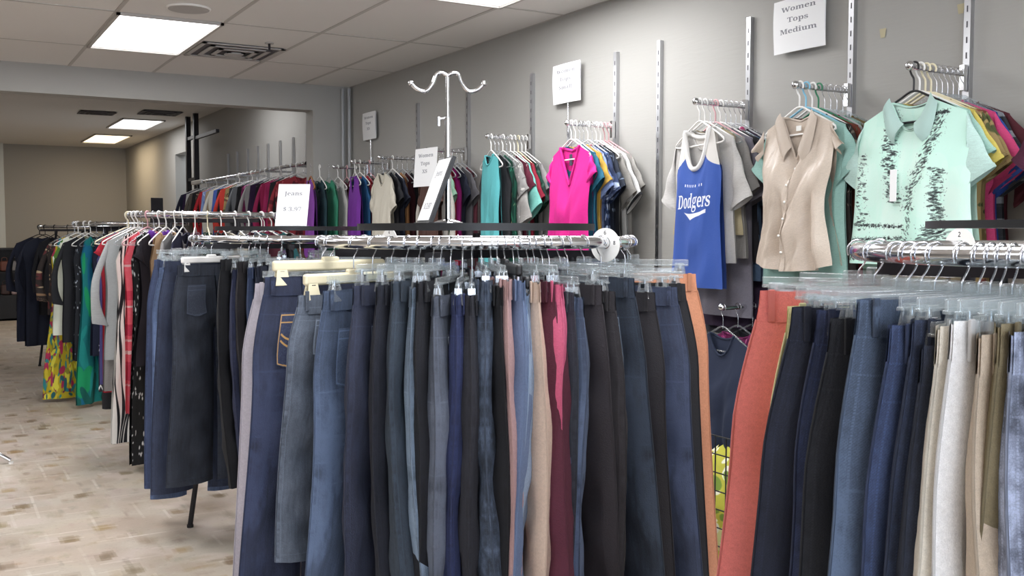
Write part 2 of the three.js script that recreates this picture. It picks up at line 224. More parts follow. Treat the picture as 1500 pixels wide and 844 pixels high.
const BARG = merge([rbox(.33, .018, .006, .003, 0, -.096, 0), rbox(.33, .005, .012, .002, 0, -.104, 0), rbox(.05, .03, .01, .004, 0, -.088, 0)]);
const THICKBAR = merge([rbox(.33, .03, .018, .008, 0, -.1, 0), rbox(.05, .02, .016, .006, 0, -.086, 0)]);
const HM = { clear: M.clear, white: M.white, cream: M.cream, black: M.black, grey: M.grey, wood: M.wood, pink: M.pinkP, green: M.greenP, blue: M.blueP };
const HW = { clear: 'clear plastic', white: 'white plastic', cream: 'cream plastic', black: 'black plastic', grey: 'grey plastic', wood: 'brown wooden', pink: 'pale pink plastic', green: 'green plastic', blue: 'light blue plastic' };
const protoClip = {}, protoShirt = {};
function place(t, s) { t.position.copy(s.p); t.rotation.y = s.a; }
function clipHanger(col, low, s, label, group) {
  const id = col + low;
  if (!protoClip[id]) {
    const g = new THREE.Group(), dy = low ? .008 : .038; mk('hook', low ? HOOKL : HOOKC, M.wire, g); const bar = mk('bar', col === 'clear' ? BARG : THICKBAR, HM[col], g); bar.position.y = dy;
    for (const k of [-1, 1]) { const c = mk('clip', CLIPG, HM[col], g); c.position.set(k * .14, -.117 + dy, 0); mk('spring', SPRING, M.wire, c); }
    protoClip[id] = g;
  }
  const h = protoClip[id].clone(); h.name = numbered('clip_hanger'); scene.add(h); place(h, s); tag(h, label, 'hanger', group); return h;
}
const shoulderPath = [V(0, -.08, 0), V(.06, -.102, 0), V(.19, -.166, 0), V(.203, -.178, 0), V(.19, -.184, 0), V(0, -.186, 0), V(-.19, -.184, 0), V(-.203, -.178, 0), V(-.19, -.166, 0), V(-.06, -.102, 0)];
function shirtHanger(col, s, label, group) {
  if (!protoShirt[col]) {
    const g = new THREE.Group(), metal = col === 'clear' || col === 'grey' || col === 'wood'; mk('hook', metal ? HOOK : HOOKP, metal ? M.wire : HM[col], g);
    mk('shoulder_bar', tube(shoulderPath, col === 'wood' ? .007 : .0042, 60, 7, true), HM[col], g); protoShirt[col] = g;
  }
  const h = protoShirt[col].clone(); h.name = numbered('clothes_hanger'); scene.add(h); place(h, s); tag(h, label, 'hanger', group); return h;
}

// ---------- pants ----------
const pocketTex = {};
function pocketMat(c, style) {
  const id = c + style; if (pocketTex[id]) return pocketTex[id];
  const col = new THREE.Color(c), l = (col.r + col.g + col.b) / 3; col.lerp(new THREE.Color(l, l, l), .22).multiplyScalar(.72);
  const st = { gold: '#c79a5e', white: '#dfe5ea', grey: '#93a0b2', none: hx(col.clone().multiplyScalar(1.7)) }[style];
  const tx = canvasTex(128, 128, (g, w, h) => {
    g.fillStyle = '#' + col.getHexString(); g.fillRect(0, 0, w, h); for (let i = 0; i < 1500; i++) { g.fillStyle = i % 2 ? 'rgba(255,255,255,.07)' : 'rgba(10,10,20,.14)'; g.fillRect(rnd() * w, rnd() * h, 2, 2); }
    g.strokeStyle = st; g.lineWidth = 3; g.strokeRect(4, 6, w - 8, h - 10); g.beginPath(); g.moveTo(4, 24); g.lineTo(w - 4, 24); g.stroke();
    g.lineWidth = 5; if (style === 'gold') { g.beginPath(); g.moveTo(12, 60); g.bezierCurveTo(50, 40, 70, 90, 118, 52); g.stroke(); g.beginPath(); g.moveTo(12, 74); g.bezierCurveTo(60, 70, 70, 106, 118, 68); g.stroke(); }
    if (style === 'white') { g.lineWidth = 9; g.beginPath(); g.moveTo(30, 34); g.bezierCurveTo(120, 40, 20, 100, 96, 112); g.stroke(); g.beginPath(); g.moveTo(90, 30); g.lineTo(60, 110); g.stroke(); }
  });
  return pocketTex[id] = std('#ffffff', .88, { map: tx });
}
// Local frame: origin at the centre of the ring tube, x outwards along the hanger, y up, waist top at -.135
function pants(o, s, label, group) {
  const t = thing(o.name ?? 'jeans', label, o.cat ?? 'jeans', group); place(t, s);
  const L = o.L ?? 1.06, wW = o.w ?? rr(.168, .186), rise = .27, tc = rise / L, TOP = o.top ?? -.1, out = (o.flare ?? .238) - .014 + rr(-.012, .01), hem = o.hem ?? rr(.082, .1), lean = o.lean ?? .02, tw = o.tw ?? rr(-.3, .3), d0 = o.d ?? .03, ph = rr(0, 6), ph2 = rr(0, 6), sway = rr(-.012, .012), ws = rr(.9, 1.8);
  const P = (h, c, tt, side, push = 0) => {
    const hipW = wW + .03, Wo = tt < .19 ? lerp(wW, hipW, sst(0, .19, tt)) : lerp(hipW, out, sst(.19, 1, tt));
    const xi = tt < tc ? 0 : lerp(.0, out - 2 * hem, sst(tc, .75, tt)) + .004;
    const x0 = (Wo + xi) / 2 + (Wo - xi) / 2 * c, k = 1 - sst(tc - .04, tc + .03, tt);
    const gT = Math.sqrt(Math.max(0, 1 - (x0 / Wo) ** 2)), gL = Math.pow(Math.max(0, 1 - c * c), .42);
    const d = lerp(.019, d0, sst(0, .16, tt)) * (1 + .16 * Math.sin(tt * 9 + ph + h)) * lerp(1, .86, sst(.5, 1, tt));
    let z = side * (d * lerp(gL, Math.pow(gT, .7), k) + push);
    const wr = side > 0 ? 1.7 : 4.1;
    z += ws * (.0045 * Math.sin(tt * 23 + c * 2.2 + ph2 + wr) + .003 * Math.sin(tt * 41 - c * 3.4 + ph + h * wr)) * sst(.05, .3, tt) * (1 - c * c) + .010 * (fbm(c * 1.6 + ph * 5 + h * 7 + side, tt * 9 + ph2 * 3) - .5) * sst(.1, .3, tt) * (1 - c * c);
    z += (.012 * Math.sin(tt * 4.3 + ph) + sway * tt * 2) * sst(0, .4, tt) + h * .012 * Math.sin(ph2) * sst(tc, 1, tt);
    const x = h * x0 + lean * tt, a = tw * Math.pow(Math.max(0, tt), 1.1);
    return [x * Math.cos(a) + z * Math.sin(a), TOP - tt * L, -x * Math.sin(a) + z * Math.cos(a), (c * .5 + .5) * .5 + (h > 0 ? .5 : 0), 1 - tt];
  };
  const m = o.mat ?? denim(o.c, o.k ?? 0), parts = [];
  for (const h of [-1, 1]) for (const side of [-1, 1]) parts.push(grid(9, 34, (u, v) => P(h, lerp(-1, 1, u), v, side)));
  mk('body', merge(parts), m, t);
  const wm = o.band ?? m; mk('waistband', merge([-1, 1].flatMap(h => [-1, 1].map(sd => grid(6, 2, (u, v) => P(h, lerp(-1, 1, u), lerp(-.004, .045 / L, v), sd, .003))))), wm, t);
  if (o.detail !== 0) {
    for (const [h, c] of [[-1, .82], [-1, -.1], [1, -.1], [1, .82]]) { const q = P(h, c, .018, o.face ?? 1, .005); mk('belt_loop', rbox(.011, .052, .005, .002, q[0], q[1], q[2]), wm, t); }
    if (o.pocket) for (const h of [-1, 1]) mk('pocket', grid(5, 5, (u, v) => { const tt = lerp(.085, .215, v) + (v > .9 ? .016 * (1 - Math.abs(2 * u - 1)) : 0); const q = P(h, lerp(-.45, .5, u), tt, o.face ?? 1, .004); return [q[0], q[1], q[2], u, 1 - v]; }), pocketMat(o.c, o.pocket), t);
    for (const h of [-1, 1]) mk('side_seam', tube(Array.from({ length: 14 }, (_, i) => { const q = P(h, 1, lerp(.04, 1, i / 13), 1); return V(q[0], q[1], q[2]); }), .0022, 26, 5), wm, t);
    for (const h of [-1, 1]) mk('leg_hem', merge([-1, 1].map(sd => grid(6, 1, (u, v) => P(h, lerp(-1, 1, u), lerp(.978, 1.001, v), sd, .0022)))), wm, t);
    const b = P(1, -.92, .02, -(o.face ?? 1), .006); mk('button', new THREE.SphereGeometry(.008, 10, 8).scale(1, 1, .5).translate(b[0], b[1], b[2]), M.button, t);
  }
  if (o.paper) { const q = P(1, .1, .1, o.face ?? 1, .012); const tg = mk('size_sticker', grid(2, 6, (u, v) => { const r = P(1, lerp(.0, .75, u), lerp(.16, .3, v), o.face ?? 1, .01); return r; }), std('#8e9fbd', .7), t); tg.userData.label = 'pale blue paper tag'; }
  return t;
}

// ---------- tops, dresses, jackets ----------
// Local frame: origin at the bar, x across the shoulders, z to the front
function top(o, s, label, cat, group) {
  const t = thing(o.name ?? 'shirt', label, cat, group); place(t, s);
  const L = o.L ?? .62, nw = o.nw ?? .085, sw = o.sw ?? .2, bw = o.bw ?? .215, ww = o.ww ?? .205, hw = o.hw ?? .225, D = o.D ?? .02, ph = rr(0, 6), nf = o.nf ?? 9, fa = o.fold ?? .006;
  const nd = o.nd ?? .09, nb = o.nb ?? .02, np = o.np ?? 2, Y0 = -.079, ua = o.ua ?? .2, strap = o.strap ?? 0, skew = rr(-.012, .012);
  const ytop = (x, side) => { const a = Math.abs(x); if (a < nw) return Y0 - nw * .42 - (side > 0 ? nd : nb) * (1 - Math.pow(a / nw, np)); if (strap && a > nw + strap) return Y0 - (nw + strap) * .42 - (ua - .06) * Math.pow((a - nw - strap) / (sw - nw - strap), .45); return Y0 - a * .42; };
  const W = y => { const k = -(y - Y0); return k < ua ? lerp(sw, bw, sst(.06, ua, k)) : k < ua + .17 ? lerp(bw, ww, sst(ua, ua + .17, k)) : lerp(ww, hw, sst(ua + .17, L, k)); };
  const S = (u, v, side, push = 0) => {
    const q = 2 * u - 1, x0 = q * sw, yt = ytop(x0, side), yb = Y0 - L + (o.tail ?? 0) * q * q, y = lerp(yt, yb, v), w = W(y), x = q * w + skew * v;
    const f = fa * sst(.1, 1, v) * (Math.sin(q * nf + ph + side) + .6 * Math.sin(q * nf * 1.9 - ph * 2 + v * 2.5)), gz = Math.sqrt(Math.max(0, 1 - q * q * .97)) ;
    const dd = lerp(.009, D, sst(0, .5, v + (strap ? .3 : 0) * (1 - Math.abs(q)))) * Math.pow(gz, .6);
    return [x, y, side * (dd + push) + f * (.35 + gz) + .004 * Math.sin(v * 13 + q * 5 + ph) * gz * sst(.1, .5, v) + (o.wr ?? .006) * (fbm(q * 2.2 + ph * 4 + side * 3, v * 4.5 + ph * 2 + q * 1.5) - .5) * 2 * gz * sst(.0, .2, v), u, 1 - (Y0 - y) / L];
  };
  const m = o.mat;
  mk('body', merge([grid(30, 26, (u, v) => S(u, v, 1)), grid(30, 26, (u, v) => S(u, v, -1))]), m, t);
  // neck band
  if (o.band !== null) { const pts = []; const a0 = .5 - nw / sw / 2, a1 = .5 + nw / sw / 2; for (let i = 0; i <= 12; i++) { const q = S(lerp(a0, a1, i / 12), 0, 1, .001); pts.push(V(q[0], q[1], q[2])); } for (let i = 1; i < 12; i++) { const q = S(lerp(a1, a0, i / 12), 0, -1, .001); pts.push(V(q[0], q[1], q[2])); } mk('neckband', tube(pts, o.bandR ?? .005, 60, 6, true), o.band ?? m, t); }
  if (o.nk) { const q = S(.5, .03, -1, -.004); mk('neck_label', box(.028, o.nk, .002, q[0], q[1] - o.nk / 2, q[2] + .006), o.nkm ?? M.tagDark, t); }
  const armEdge = (h) => { const a = S(h > 0 ? 1 : 0, 0, 1); const yu = Y0 - ua; return [V(h * sw, a[1], 0), V(h * bw, yu, 0)]; };
  if (o.sl) for (const h of [-1, 1]) {
    const [A, B] = armEdge(h), ang = o.sa ?? 1.0, dir = V(h * Math.cos(ang), -Math.sin(ang), 0), nrm = V(h * Math.sin(ang), Math.cos(ang), 0), cw = o.cw ?? .075;
    const CA = A.clone().addScaledVector(dir, o.sl), CB = CA.clone().addScaledVector(nrm, -2 * cw), sd = o.sd ?? .016, bend = o.sl > .4 ? .05 : 0;
    const ring = (a, v, push = 0) => { const mx = A.clone().lerp(CA, v), mn = B.clone().lerp(CB, v); if (bend) { const e = Math.sin(v * Math.PI) * bend; mx.x += h * e; mn.x += h * e; } const c = mx.clone().add(mn).multiplyScalar(.5), e = mx.clone().sub(mn).multiplyScalar(.5 + push * 8); return [c.x + e.x * Math.cos(a), c.y + e.y * Math.cos(a), (sd + push) * Math.sin(a) * sst(-.25, .25, v) + .004 * Math.sin(v * 12 + a + ph)]; };
    mk('sleeve', grid(16, 10, (u, v) => { const q = ring(u * 2 * Math.PI, v); return [...q, .5 + h * (.3 + .2 * v), 1 - (Y0 - q[1]) / L]; }), o.smat ?? m, t);
    mk('cuff', grid(16, 1, (u, v) => [...ring(u * 2 * Math.PI, lerp(.94, 1.005, v), .002), u, v]), o.cuff ?? o.smat ?? m, t);
  }
  if (o.frill) for (const h of [-1, 1]) { const [A, B] = armEdge(h); mk('sleeve', grid(22, 4, (u, v) => { const q = A.clone().lerp(B, u * .75), e = .085 * v * (1 - .6 * u); return [q.x + h * e * .8, q.y - e * .75 + .006 * v * Math.sin(u * 17), .02 * (1 - .5 * u) + .018 * v * Math.sin(u * 10 + h)]; }), m, t); }
  if (o.collar) for (const h of [-1, 1]) mk('collar', grid(12, 4, (u, v) => { const uu = .5 + h * lerp(nw / sw / 2, .02, u * .9), q = S(uu, 0, 1, .004), k = Math.sin(Math.min(1, u * 1.25) * Math.PI * .5); return [q[0] + h * (.004 + (.03 + .02 * k) * v * (1 - .25 * u)), q[1] + .016 * (1 - v) + .004 - (.022 + .03 * k) * v, q[2] + .006 + .013 * Math.sin(v * 3.1) * (.4 + k)]; }), o.cmat ?? m, t);
  if (o.placket) { mk('placket', grid(3, 24, (u, v) => { const q = S(lerp(.478, .522, u), v, 1, .004); return q; }), o.pmat ?? m, t); for (let k = 0; k < 6; k++) { const q = S(.5, .08 + k * .15, 1, .007); mk('button', new THREE.SphereGeometry(.005, 8, 6).translate(q[0], q[1], q[2]), M.label, t); } }
  if (o.lapel) for (const h of [-1, 1]) mk('lapel', grid(4, 10, (u, v) => { const q = S(.5 + h * lerp(.005, .14 * (1 - v) + .02, u), .0 + v * .45, 1, .007 + .006 * Math.sin(u * 3)); return q; }), o.lmat ?? m, t);
  if (o.tagp) { const q = S(.44, .42, 1, .012); const tg = mk('price_tag', rbox(.03, .11, .002, .0008, q[0], q[1], q[2] + .004), M.paper, t); tg.userData.label = 'white paper price tag'; }
  return t;
}

// ---------- round racks ----------
const R = .46;
function roundRack(x, z, y, o, label) {
  const t = thing('round_rack', label, 'clothes rack', 'round clothes racks standing in a row'); t.position.set(x, 0, z);
  mk('ring', new THREE.TorusGeometry(R, .0155, 14, 96).rotateX(Math.PI / 2).translate(0, y, 0), M.chrome, t);
  const b = o.bar ?? .7;
  for (const k of [0, 1]) { const g = box(2 * R - .02, .024, .02); g.rotateY(b + k * Math.PI / 2); g.translate(0, y - .036, 0); mk('crossbar', g, M.blackMetal, t); }
  for (let k = 0; k < 4; k++) { const a = b + k * Math.PI / 2, c = Math.cos(a), s = -Math.sin(a); mk('leg', rod(V(c * .29, y - .045, s * .29), V(c * .49, .012, s * .49), .0125), M.blackMetal, t); mk('foot', cyl(.016, .014, c * .49, .007, s * .49), M.black, t); }
  if (o.top) { mk('post', cyl(.012, .05, 0, y + .0, 0), M.blackMetal, t); const g = new THREE.CylinderGeometry(.352, .352, o.top < 1 ? o.top : .02, 72); g.translate(0, EYE + .01, 0); mk('topper', g, M.black, t).userData.label = 'round black shelf top'; }
  const C = new THREE.Vector2(x, z), n = C.clone().negate().normalize(), r = new THREE.Vector2(-n.y, n.x);
  return (phi, y2 = y) => { const f = phi * Math.PI / 180, e = new THREE.Vector2(n.x * Math.cos(f) + r.x * Math.sin(f), n.y * Math.cos(f) + r.y * Math.sin(f)), a = Math.atan2(-e.y, e.x), p = V(x + e.x * R, y2, z + e.y * R); const face = (Math.sin(a) * -p.x + Math.cos(a) * -p.z) > 0 ? 1 : -1; return { p, a, face }; };
}
const mid = roundRack(1.42, -2.62, 1.417, { top: 1, bar: .8 }, 'round jeans rack whose black top carries the chrome arm stand');
const lef = roundRack(1.55, -4.80, 1.41, { top: 1, bar: 2.86 }, 'round jeans rack whose black top carries the white price card');
const rig = roundRack(1.705, -.845, 1.415, { top: .012, bar: .35 }, 'round jeans rack with the coral pants and acid washed jeans');
const drs = roundRack(1.567, -6.62, 1.55, { bar: .6 }, 'round dress rack with the coral striped dress');
const flo = roundRack(1.56, -9.2, 1.51, { bar: .6 }, 'round rack with the green flowered top and tie dye maxis');
const sui = roundRack(1.5, -11.6, 1.49, { bar: 2.9 }, 'round rack with the navy suits');
function hangPants(slot, rack, list, lowShare = .45, up = 0) {
  for (const [phi, desc, o] of list) {
    const s = slot(phi), kind = o.cat ?? 'jeans';
    const hs = { p: s.p.clone(), a: s.a + rr(-.05, .05) };
    const low = o.low ?? (rnd() < lowShare ? 1 : 0); clipHanger(o.h ?? 'clear', low, hs, `${HW[o.h ?? 'clear']} clip hanger holding ${desc} on ${rack}`.split(' ').slice(0, 16).join(' '), 'clip hangers on the jeans racks');
    pants({ tw: .2 * Math.sin(phi * .09) + rr(-.05, .05), top: -.098 + up - low * .03 + rr(-.008, .012), ...o, face: o.face ?? s.face }, { p: s.p, a: hs.a + rr(-.03, .03) }, `${desc} on ${rack}`, 'pants on the round jeans racks');
  }
}
const MIDR = 'the chrome stand rack', LEFR = 'the price card rack', RIGR = 'the coral pants rack';
const plain = (c) => ({ mat: fabric(c, { rough: .8 }), c, cat: 'pants', name: 'pants' });
hangPants(mid, MIDR, [
  [172, 'dark navy jeans at the back', { c: '#2b3350', detail: 0 }], [150, 'black jeans at the back', { c: '#202126', detail: 0 }], [128, 'grey jeans at the back', { c: '#4b5261', detail: 0 }], [108, 'indigo jeans round the back', { c: '#2d3a60', detail: 0 }], [90, 'charcoal jeans behind the pale lavender pants', { c: '#33353d', detail: 0 }],
  [72, 'pale lavender pants', { ...plain('#c9c2cc'), L: 1.0, flare: .255, lean: .03 }],
  [61, 'dark blue jeans with embroidered pocket and whiskers', { c: '#36436a', k: 1, pocket: 'gold', h: 'cream', flare: .27, lean: .04, tw: .05 }],
  [45, 'cropped grey blue jeans with raw hem', { c: '#76849a', k: 0, h: 'cream', pocket: 'grey', L: .68, flare: .235, lean: .02 }],
  [36, 'medium blue jeans with a plain stitched pocket', { c: '#566d92', k: 1, pocket: 'none', flare: .27, lean: .03 }],
  [28.5, 'dusky navy jeans', { c: '#3a4363', pocket: 'grey' }],
  [23, 'nearly black indigo jeans', { c: '#292f42', k: 0, pocket: 'gold' }],
  [18.6, 'dark slate teal jeans', { c: '#44566a', k: 0, flare: .26 }],
  [14, 'light blue jeans', { c: '#8aa4c0', k: 1, pocket: 'white' }],
  [11.4, 'inky black jeans', { c: '#1f2330', k: 0 }],
  [8.2, 'washed grey jeans', { c: '#69748a', k: 1, flare: .25, lean: .04, pocket: 'white' }],
  [4.4, 'bright navy jeans', { c: '#334585', k: 0 }],
  [1.4, 'charcoal jeans with thin stitching', { c: '#3a3c4a', k: 0 }],
  [-1.6, 'distressed blue jeans with frayed stitching', { c: '#566a88', k: 2, pocket: 'white' }],
  [-4.6, 'jet black jeans', { c: '#1b1e29', k: 0 }],
  [-6.6, 'dusty pink pants', { ...plain('#c9a4a2'), flare: .24 }],
  [-9, 'steel blue chinos with a paper tag', { ...plain('#7489ae'), paper: 1, h: 'black', flare: .25 }],
  [-11.8, 'pale blue pants', { ...plain('#a5bbd8'), h: 'black' }],
  [-13.6, 'cream pants', { ...plain('#e2c9b6'), flare: .24, lean: .02, tw: -.05 }],
  [-16.6, 'burgundy pants', { ...plain('#5a2036'), flare: .285, lean: .05, d: .04, tw: 0 }],
  [-18.8, 'hot pink pants', { ...plain('#e0698f'), L: .75, tw: 0, flare: .225 }],
  [-21.6, 'dark grey jeans', { c: '#4c5566', k: 0, pocket: 'grey' }],
  [-24, 'faded mid blue jeans', { c: '#5f779f', k: 1 }],
  [-28, 'brown black pants', { ...plain('#38343a') }],
  [-31, 'charcoal brown jeans', { c: '#45424a', k: 0 }],
  [-38, 'dark teal jeans with pale side seam', { c: '#3d4e66', k: 1, pocket: 'grey', flare: .26 }],
  [-46.5, 'black corduroy pants', { ...plain('#2d2b31'), flare: .24 }],
  [-55.5, 'navy jeans with faded thighs', { c: '#48587f', k: 1, flare: .25, lean: .04 }],
  [-65, 'black slim pants', { ...plain('#232329'), flare: .24, lean: .03 }],
  [-76, 'peach pants', { ...plain('#e09a76'), flare: .25, lean: .03 }],
  [-94, 'dark jeans behind the peach pants', { c: '#2b3144', detail: 0 }], [-112, 'slate jeans behind the peach pants', { c: '#4b5870', detail: 0 }], [-130, 'denim jeans behind the black corduroys', { c: '#40507a', detail: 0 }], [-150, 'grey black jeans behind the teal jeans', { c: '#2a2b31', detail: 0 }]
]);
hangPants(lef, LEFR, [
  [112, 'black jeans round the far side', { c: '#23252c', detail: 0 }], [92, 'dark jeans next to the outermost blue jeans', { c: '#2d3548', detail: 0 }],
  [75, 'deep blue jeans', { c: '#44598a', k: 0, flare: .24 }], [66, 'faded light blue jeans', { c: '#6581b4', k: 1, flare: .22 }], [59, 'dark jeans with white swirl embroidery', { c: '#3c4a6e', k: 0, pocket: 'white' }],
  [49, 'wide dark slate jeans', { c: '#3c465a', k: 0, L: .99, h: 'white', low: 1, flare: .245, hem: .118, d: .036, tw: -.12, lean: 0, pocket: 'none' }],
  [27.5, 'black jeans beside the wide slate ones', { c: '#1d1f28', k: 0, L: .98 }], [22.5, 'navy jeans with rolled hems', { c: '#3a4470', k: 0 }], [19.2, 'brown black jeans', { c: '#332e34', k: 0 }], [16, 'clean blue jeans', { c: '#4c669a', k: 0 }], [11.5, 'dark indigo jeans', { c: '#2b3452', k: 0 }],
  [4, 'grey blue jeans', { c: '#5c6a82', k: 1 }], [-6, 'black stretch jeans', { c: '#202228', detail: 0 }], [-18, 'stone blue jeans', { c: '#62779c', detail: 0 }], [-32, 'ink blue jeans', { c: '#2e3858', detail: 0 }], [-48, 'faded grey jeans', { c: '#6d7480', detail: 0 }], [-66, 'mid indigo jeans', { c: '#3c4b78', detail: 0 }], [-90, 'plain navy jeans', { c: '#2f395a', detail: 0 }]
]);
hangPants(rig, RIGR, [
  [100, 'brown pants at the back', { ...plain('#5d4a3c'), detail: 0 }], [78, 'dark jeans at the back', { c: '#2c3348', detail: 0 }],
  [57, 'coral red pants', { ...plain('#ea7f78'), flare: .29, lean: .05, w: .18, tw: .1, low: 0, top: -.066 }],
  [47.5, 'pale yellow pants', { ...plain('#f7efb4'), L: .9, flare: .2, lean: -.03 }],
  [43.5, 'dark navy jeans with tan stitched pocket', { c: '#26304c', k: 0, pocket: 'gold', flare: .26, lean: .04 }],
  [40, 'deep indigo jeans with curved pocket edge', { c: '#2e3f6e', k: 0, pocket: 'none', flare: .25 }],
  [36.5, 'charcoal denim jeans with buckle loop', { c: '#30343f', k: 0, pocket: 'gold' }],
  [30.5, 'large mid blue jeans with stitched back pocket', { c: '#587093', k: 1, pocket: 'grey', flare: .28, lean: .03, tw: .12, d: .036, low: 0, top: -.06, w: .19 }],
  [27.2, 'royal blue slim jeans', { c: '#3c5488', k: 0, pocket: 'gold' }],
  [25, 'navy short rise jeans', { c: '#36466a', k: 0, pocket: 'grey' }], [23.2, 'blue black jeans', { c: '#2c3750', k: 0 }],
  [21.2, 'cream twill pants', { ...plain('#f2eadb'), flare: .27, lean: .03 }], [18.9, 'white pants', { ...plain('#fbfafa'), flare: .26 }], [16.6, 'khaki tan pants', { ...plain('#cdbba6'), flare: .25 }], [14.8, 'olive brown pants', { ...plain('#8d8062') }],
  [12.2, 'acid washed pale blue jeans', { c: '#b4c2e6', k: 2, flare: .25, d: .034, pocket: 'white' }], [8.4, 'dark navy jeans beside the acid washed pair', { c: '#27304a', k: 0 }], [4, 'plain blue jeans', { c: '#4b618c', k: 0 }], [0, 'black jeans past the plain blue pair', { c: '#202229', k: 0 }]
], .12, .008);
// size dividers
function divider(slot, phi, a, b, label) {
  const s = slot(phi), t = thing('size_divider', label, 'size divider', 'white round size dividers'); place(t, s);
  const sh = new THREE.Shape(); sh.absarc(0, -.006, .046, 0, Math.PI * 2); const hole = new THREE.Path(); hole.absarc(0, 0, .0165, 0, Math.PI * 2, true); sh.holes.push(hole);
  mk('disc', new THREE.ExtrudeGeometry(sh, { depth: .0025, bevelEnabled: false, curveSegments: 32 }).translate(0, 0, -.00125), M.white, t);
  const tx = (c) => canvasTex(64, 64, (g) => { g.fillStyle = '#eceae6'; g.fillRect(0, 0, 64, 64); g.fillStyle = '#2a2a2e'; g.font = 'bold 52px sans-serif'; g.textAlign = 'center'; g.fillText(c, 32, 50); });
  for (const sd of [-1, 1]) { const f = (n, c, x, y) => { const p = mk(n, new THREE.PlaneGeometry(.018, .018), std('#ffffff', .5, { map: tx(c) }), t); p.position.set(x, y, sd * .0018); if (sd < 0) p.rotation.y = Math.PI; }; f('numeral', a, 0, .027); f('numeral', b, .03, 0); }
}
divider(mid, -49, '6', '8', 'white round size divider above the dark teal and black pants');
divider(mid, 141, '4', '6', 'white round size divider at the back of the chrome stand rack');
divider(rig, 131, '2', '0', 'white round size divider on the coral pants rack');

// ---------- signs and stand on the rack tops ----------
const words = (lines, w = 256, h = 340, size = 44, font = 'serif', y0 = 80, gap = 70) => canvasTex(w, h, (g) => { g.fillStyle = '#f3f3f3'; g.fillRect(0, 0, w, h); g.fillStyle = '#808087'; g.textAlign = 'center'; lines.forEach((l, i) => { g.font = `bold ${size}px ${font}`; g.fillText(l, w / 2, y0 + i * gap); }); });
function card(x, y, z, w, h, ry, lean, tx, frame, label) {
  const t = thing('sign_card', label, 'sign'); t.position.set(x, y, z); t.rotation.set(0, ry, 0);
  const g = new THREE.Group(); g.name = 'panel'; g.rotation.x = -lean; t.add(g);
  mk('sheet', box(w - (frame ? .016 : 0), h - (frame ? .016 : 0), .002, 0, h / 2, .004), std('#ffffff', .6, { map: tx }), g);
  mk('backing', rbox(w, h, frame ? .012 : .003, .0012, 0, h / 2, frame ? -.004 : 0), frame ? M.black : M.paper, g);
  mk('base', rbox(w, .004, .06, .0015, 0, .002, -.02), frame ? M.black : M.clear, t);
}
const TOPY = EYE + .02;
card(1.495, TOPY, -4.6, .15, .22, -.55, .42, words(['Jeans', '', '$ 3.97'], 256, 400, 54, 'serif', 110, 75), false, 'white price card reading Jeans on the black rack top');
card(1.235, TOPY, -2.60, .13, .205, -1.74, .36, words(['Jeans', '', '', '$ 3.97'], 256, 400, 54, 'sans-serif', 110, 72), true, 'black framed price sign leaning back beside the chrome stand');
{
  const t = thing('display_stand', 'chrome two armed display stand on the black rack top', 'display stand'); t.position.set(1.31, TOPY, -2.59); t.rotation.y = -.5;
  mk('base', new THREE.LatheGeometry([[0, 0], [.042, 0], [.043, .004], [.03, .009], [.01, .014], [0, .014]].map(p => new THREE.Vector2(...p)), 36), M.chrome, t);
  mk('pole', cyl(.009, .3, 0, .155, 0), M.chrome, t); mk('upper_pole', cyl(.0055, .14, 0, .36, 0), M.chrome, t);
  const k = mk('clamp_screw', rod(V(0, .305, 0), V(-.022, .302, 0), .0035), M.chrome, t); mk('thumb_knob', rbox(.008, .028, .006, .002, -.025, .294, 0), M.chrome, k);
  for (const h of [-1, 1]) { const a = mk('arm', tube([V(0, .425, 0), V(h * .016, .433, 0), V(h * .03, .43, 0), V(h * .044, .4, 0), V(h * .062, .381, 0), V(h * .085, .385, 0), V(h * .104, .402, 0)], .006, 36, 10), M.chrome, t); mk('end_ball', new THREE.SphereGeometry(.0085, 14, 10).translate(h * .105, .403, 0), M.chrome, a); }
}
// ---------- wall signs ----------
function wallSign(z, y, w, h, lines, label, rodTo) {
  const t = thing('paper_sign', label, 'sign', 'paper size signs on the wall'); t.position.set(XW - .035, y, z); t.rotation.y = -Math.PI / 2;
  mk('sheet', grid(8, 8, (u, v) => [(u - .5) * w, (.5 - v) * h, .006 * Math.sin(u * 3.1) + .004 * Math.sin(v * 4), u, 1 - v]), std('#ffffff', .7, { map: words(lines) }), t);
  mk('back_card', box(w * .96, h * .96, .003, 0, 0, -.006), M.paper, t);
  if (rodTo) mk('sign_rod', rod(V(0, -h / 2 + .01, -.012), V(0, rodTo - y, -.012), .005), M.chrome, t);
}
wallSign(-3.065, 2.325, .29, .225, ['Women', 'Tops', 'Medium'], 'white paper sign reading Women Tops Medium');
wallSign(-4.84, 2.3, .285, .225, ['Women', 'Tops', 'Small'], 'white paper sign reading Women Tops Small', 2.02);
wallSign(-7.8, 2.32, .28, .225, ['Women', 'Tops', 'XS'], 'white paper sign near the wall corner', 2.02);
{ const t = thing('paper_sign', 'white paper sign hanging low before the black tops', 'sign', 'paper size signs on the wall'); t.position.set(2.85, 1.865, -5.96); t.rotation.y = -Math.PI / 2 + .1; mk('sheet', grid(6, 6, (u, v) => [(u - .5) * .28 + .03 * (.5 - v), (.5 - v) * .25, .004 * Math.sin(u * 3), u, 1 - v]), std('#ffffff', .7, { map: words(['Women', 'Tops', 'XS']) }), t); mk('sign_rod', rod(V(.0, .1, -.01), V(.0, .14, -.3), .004), M.chrome, t); }
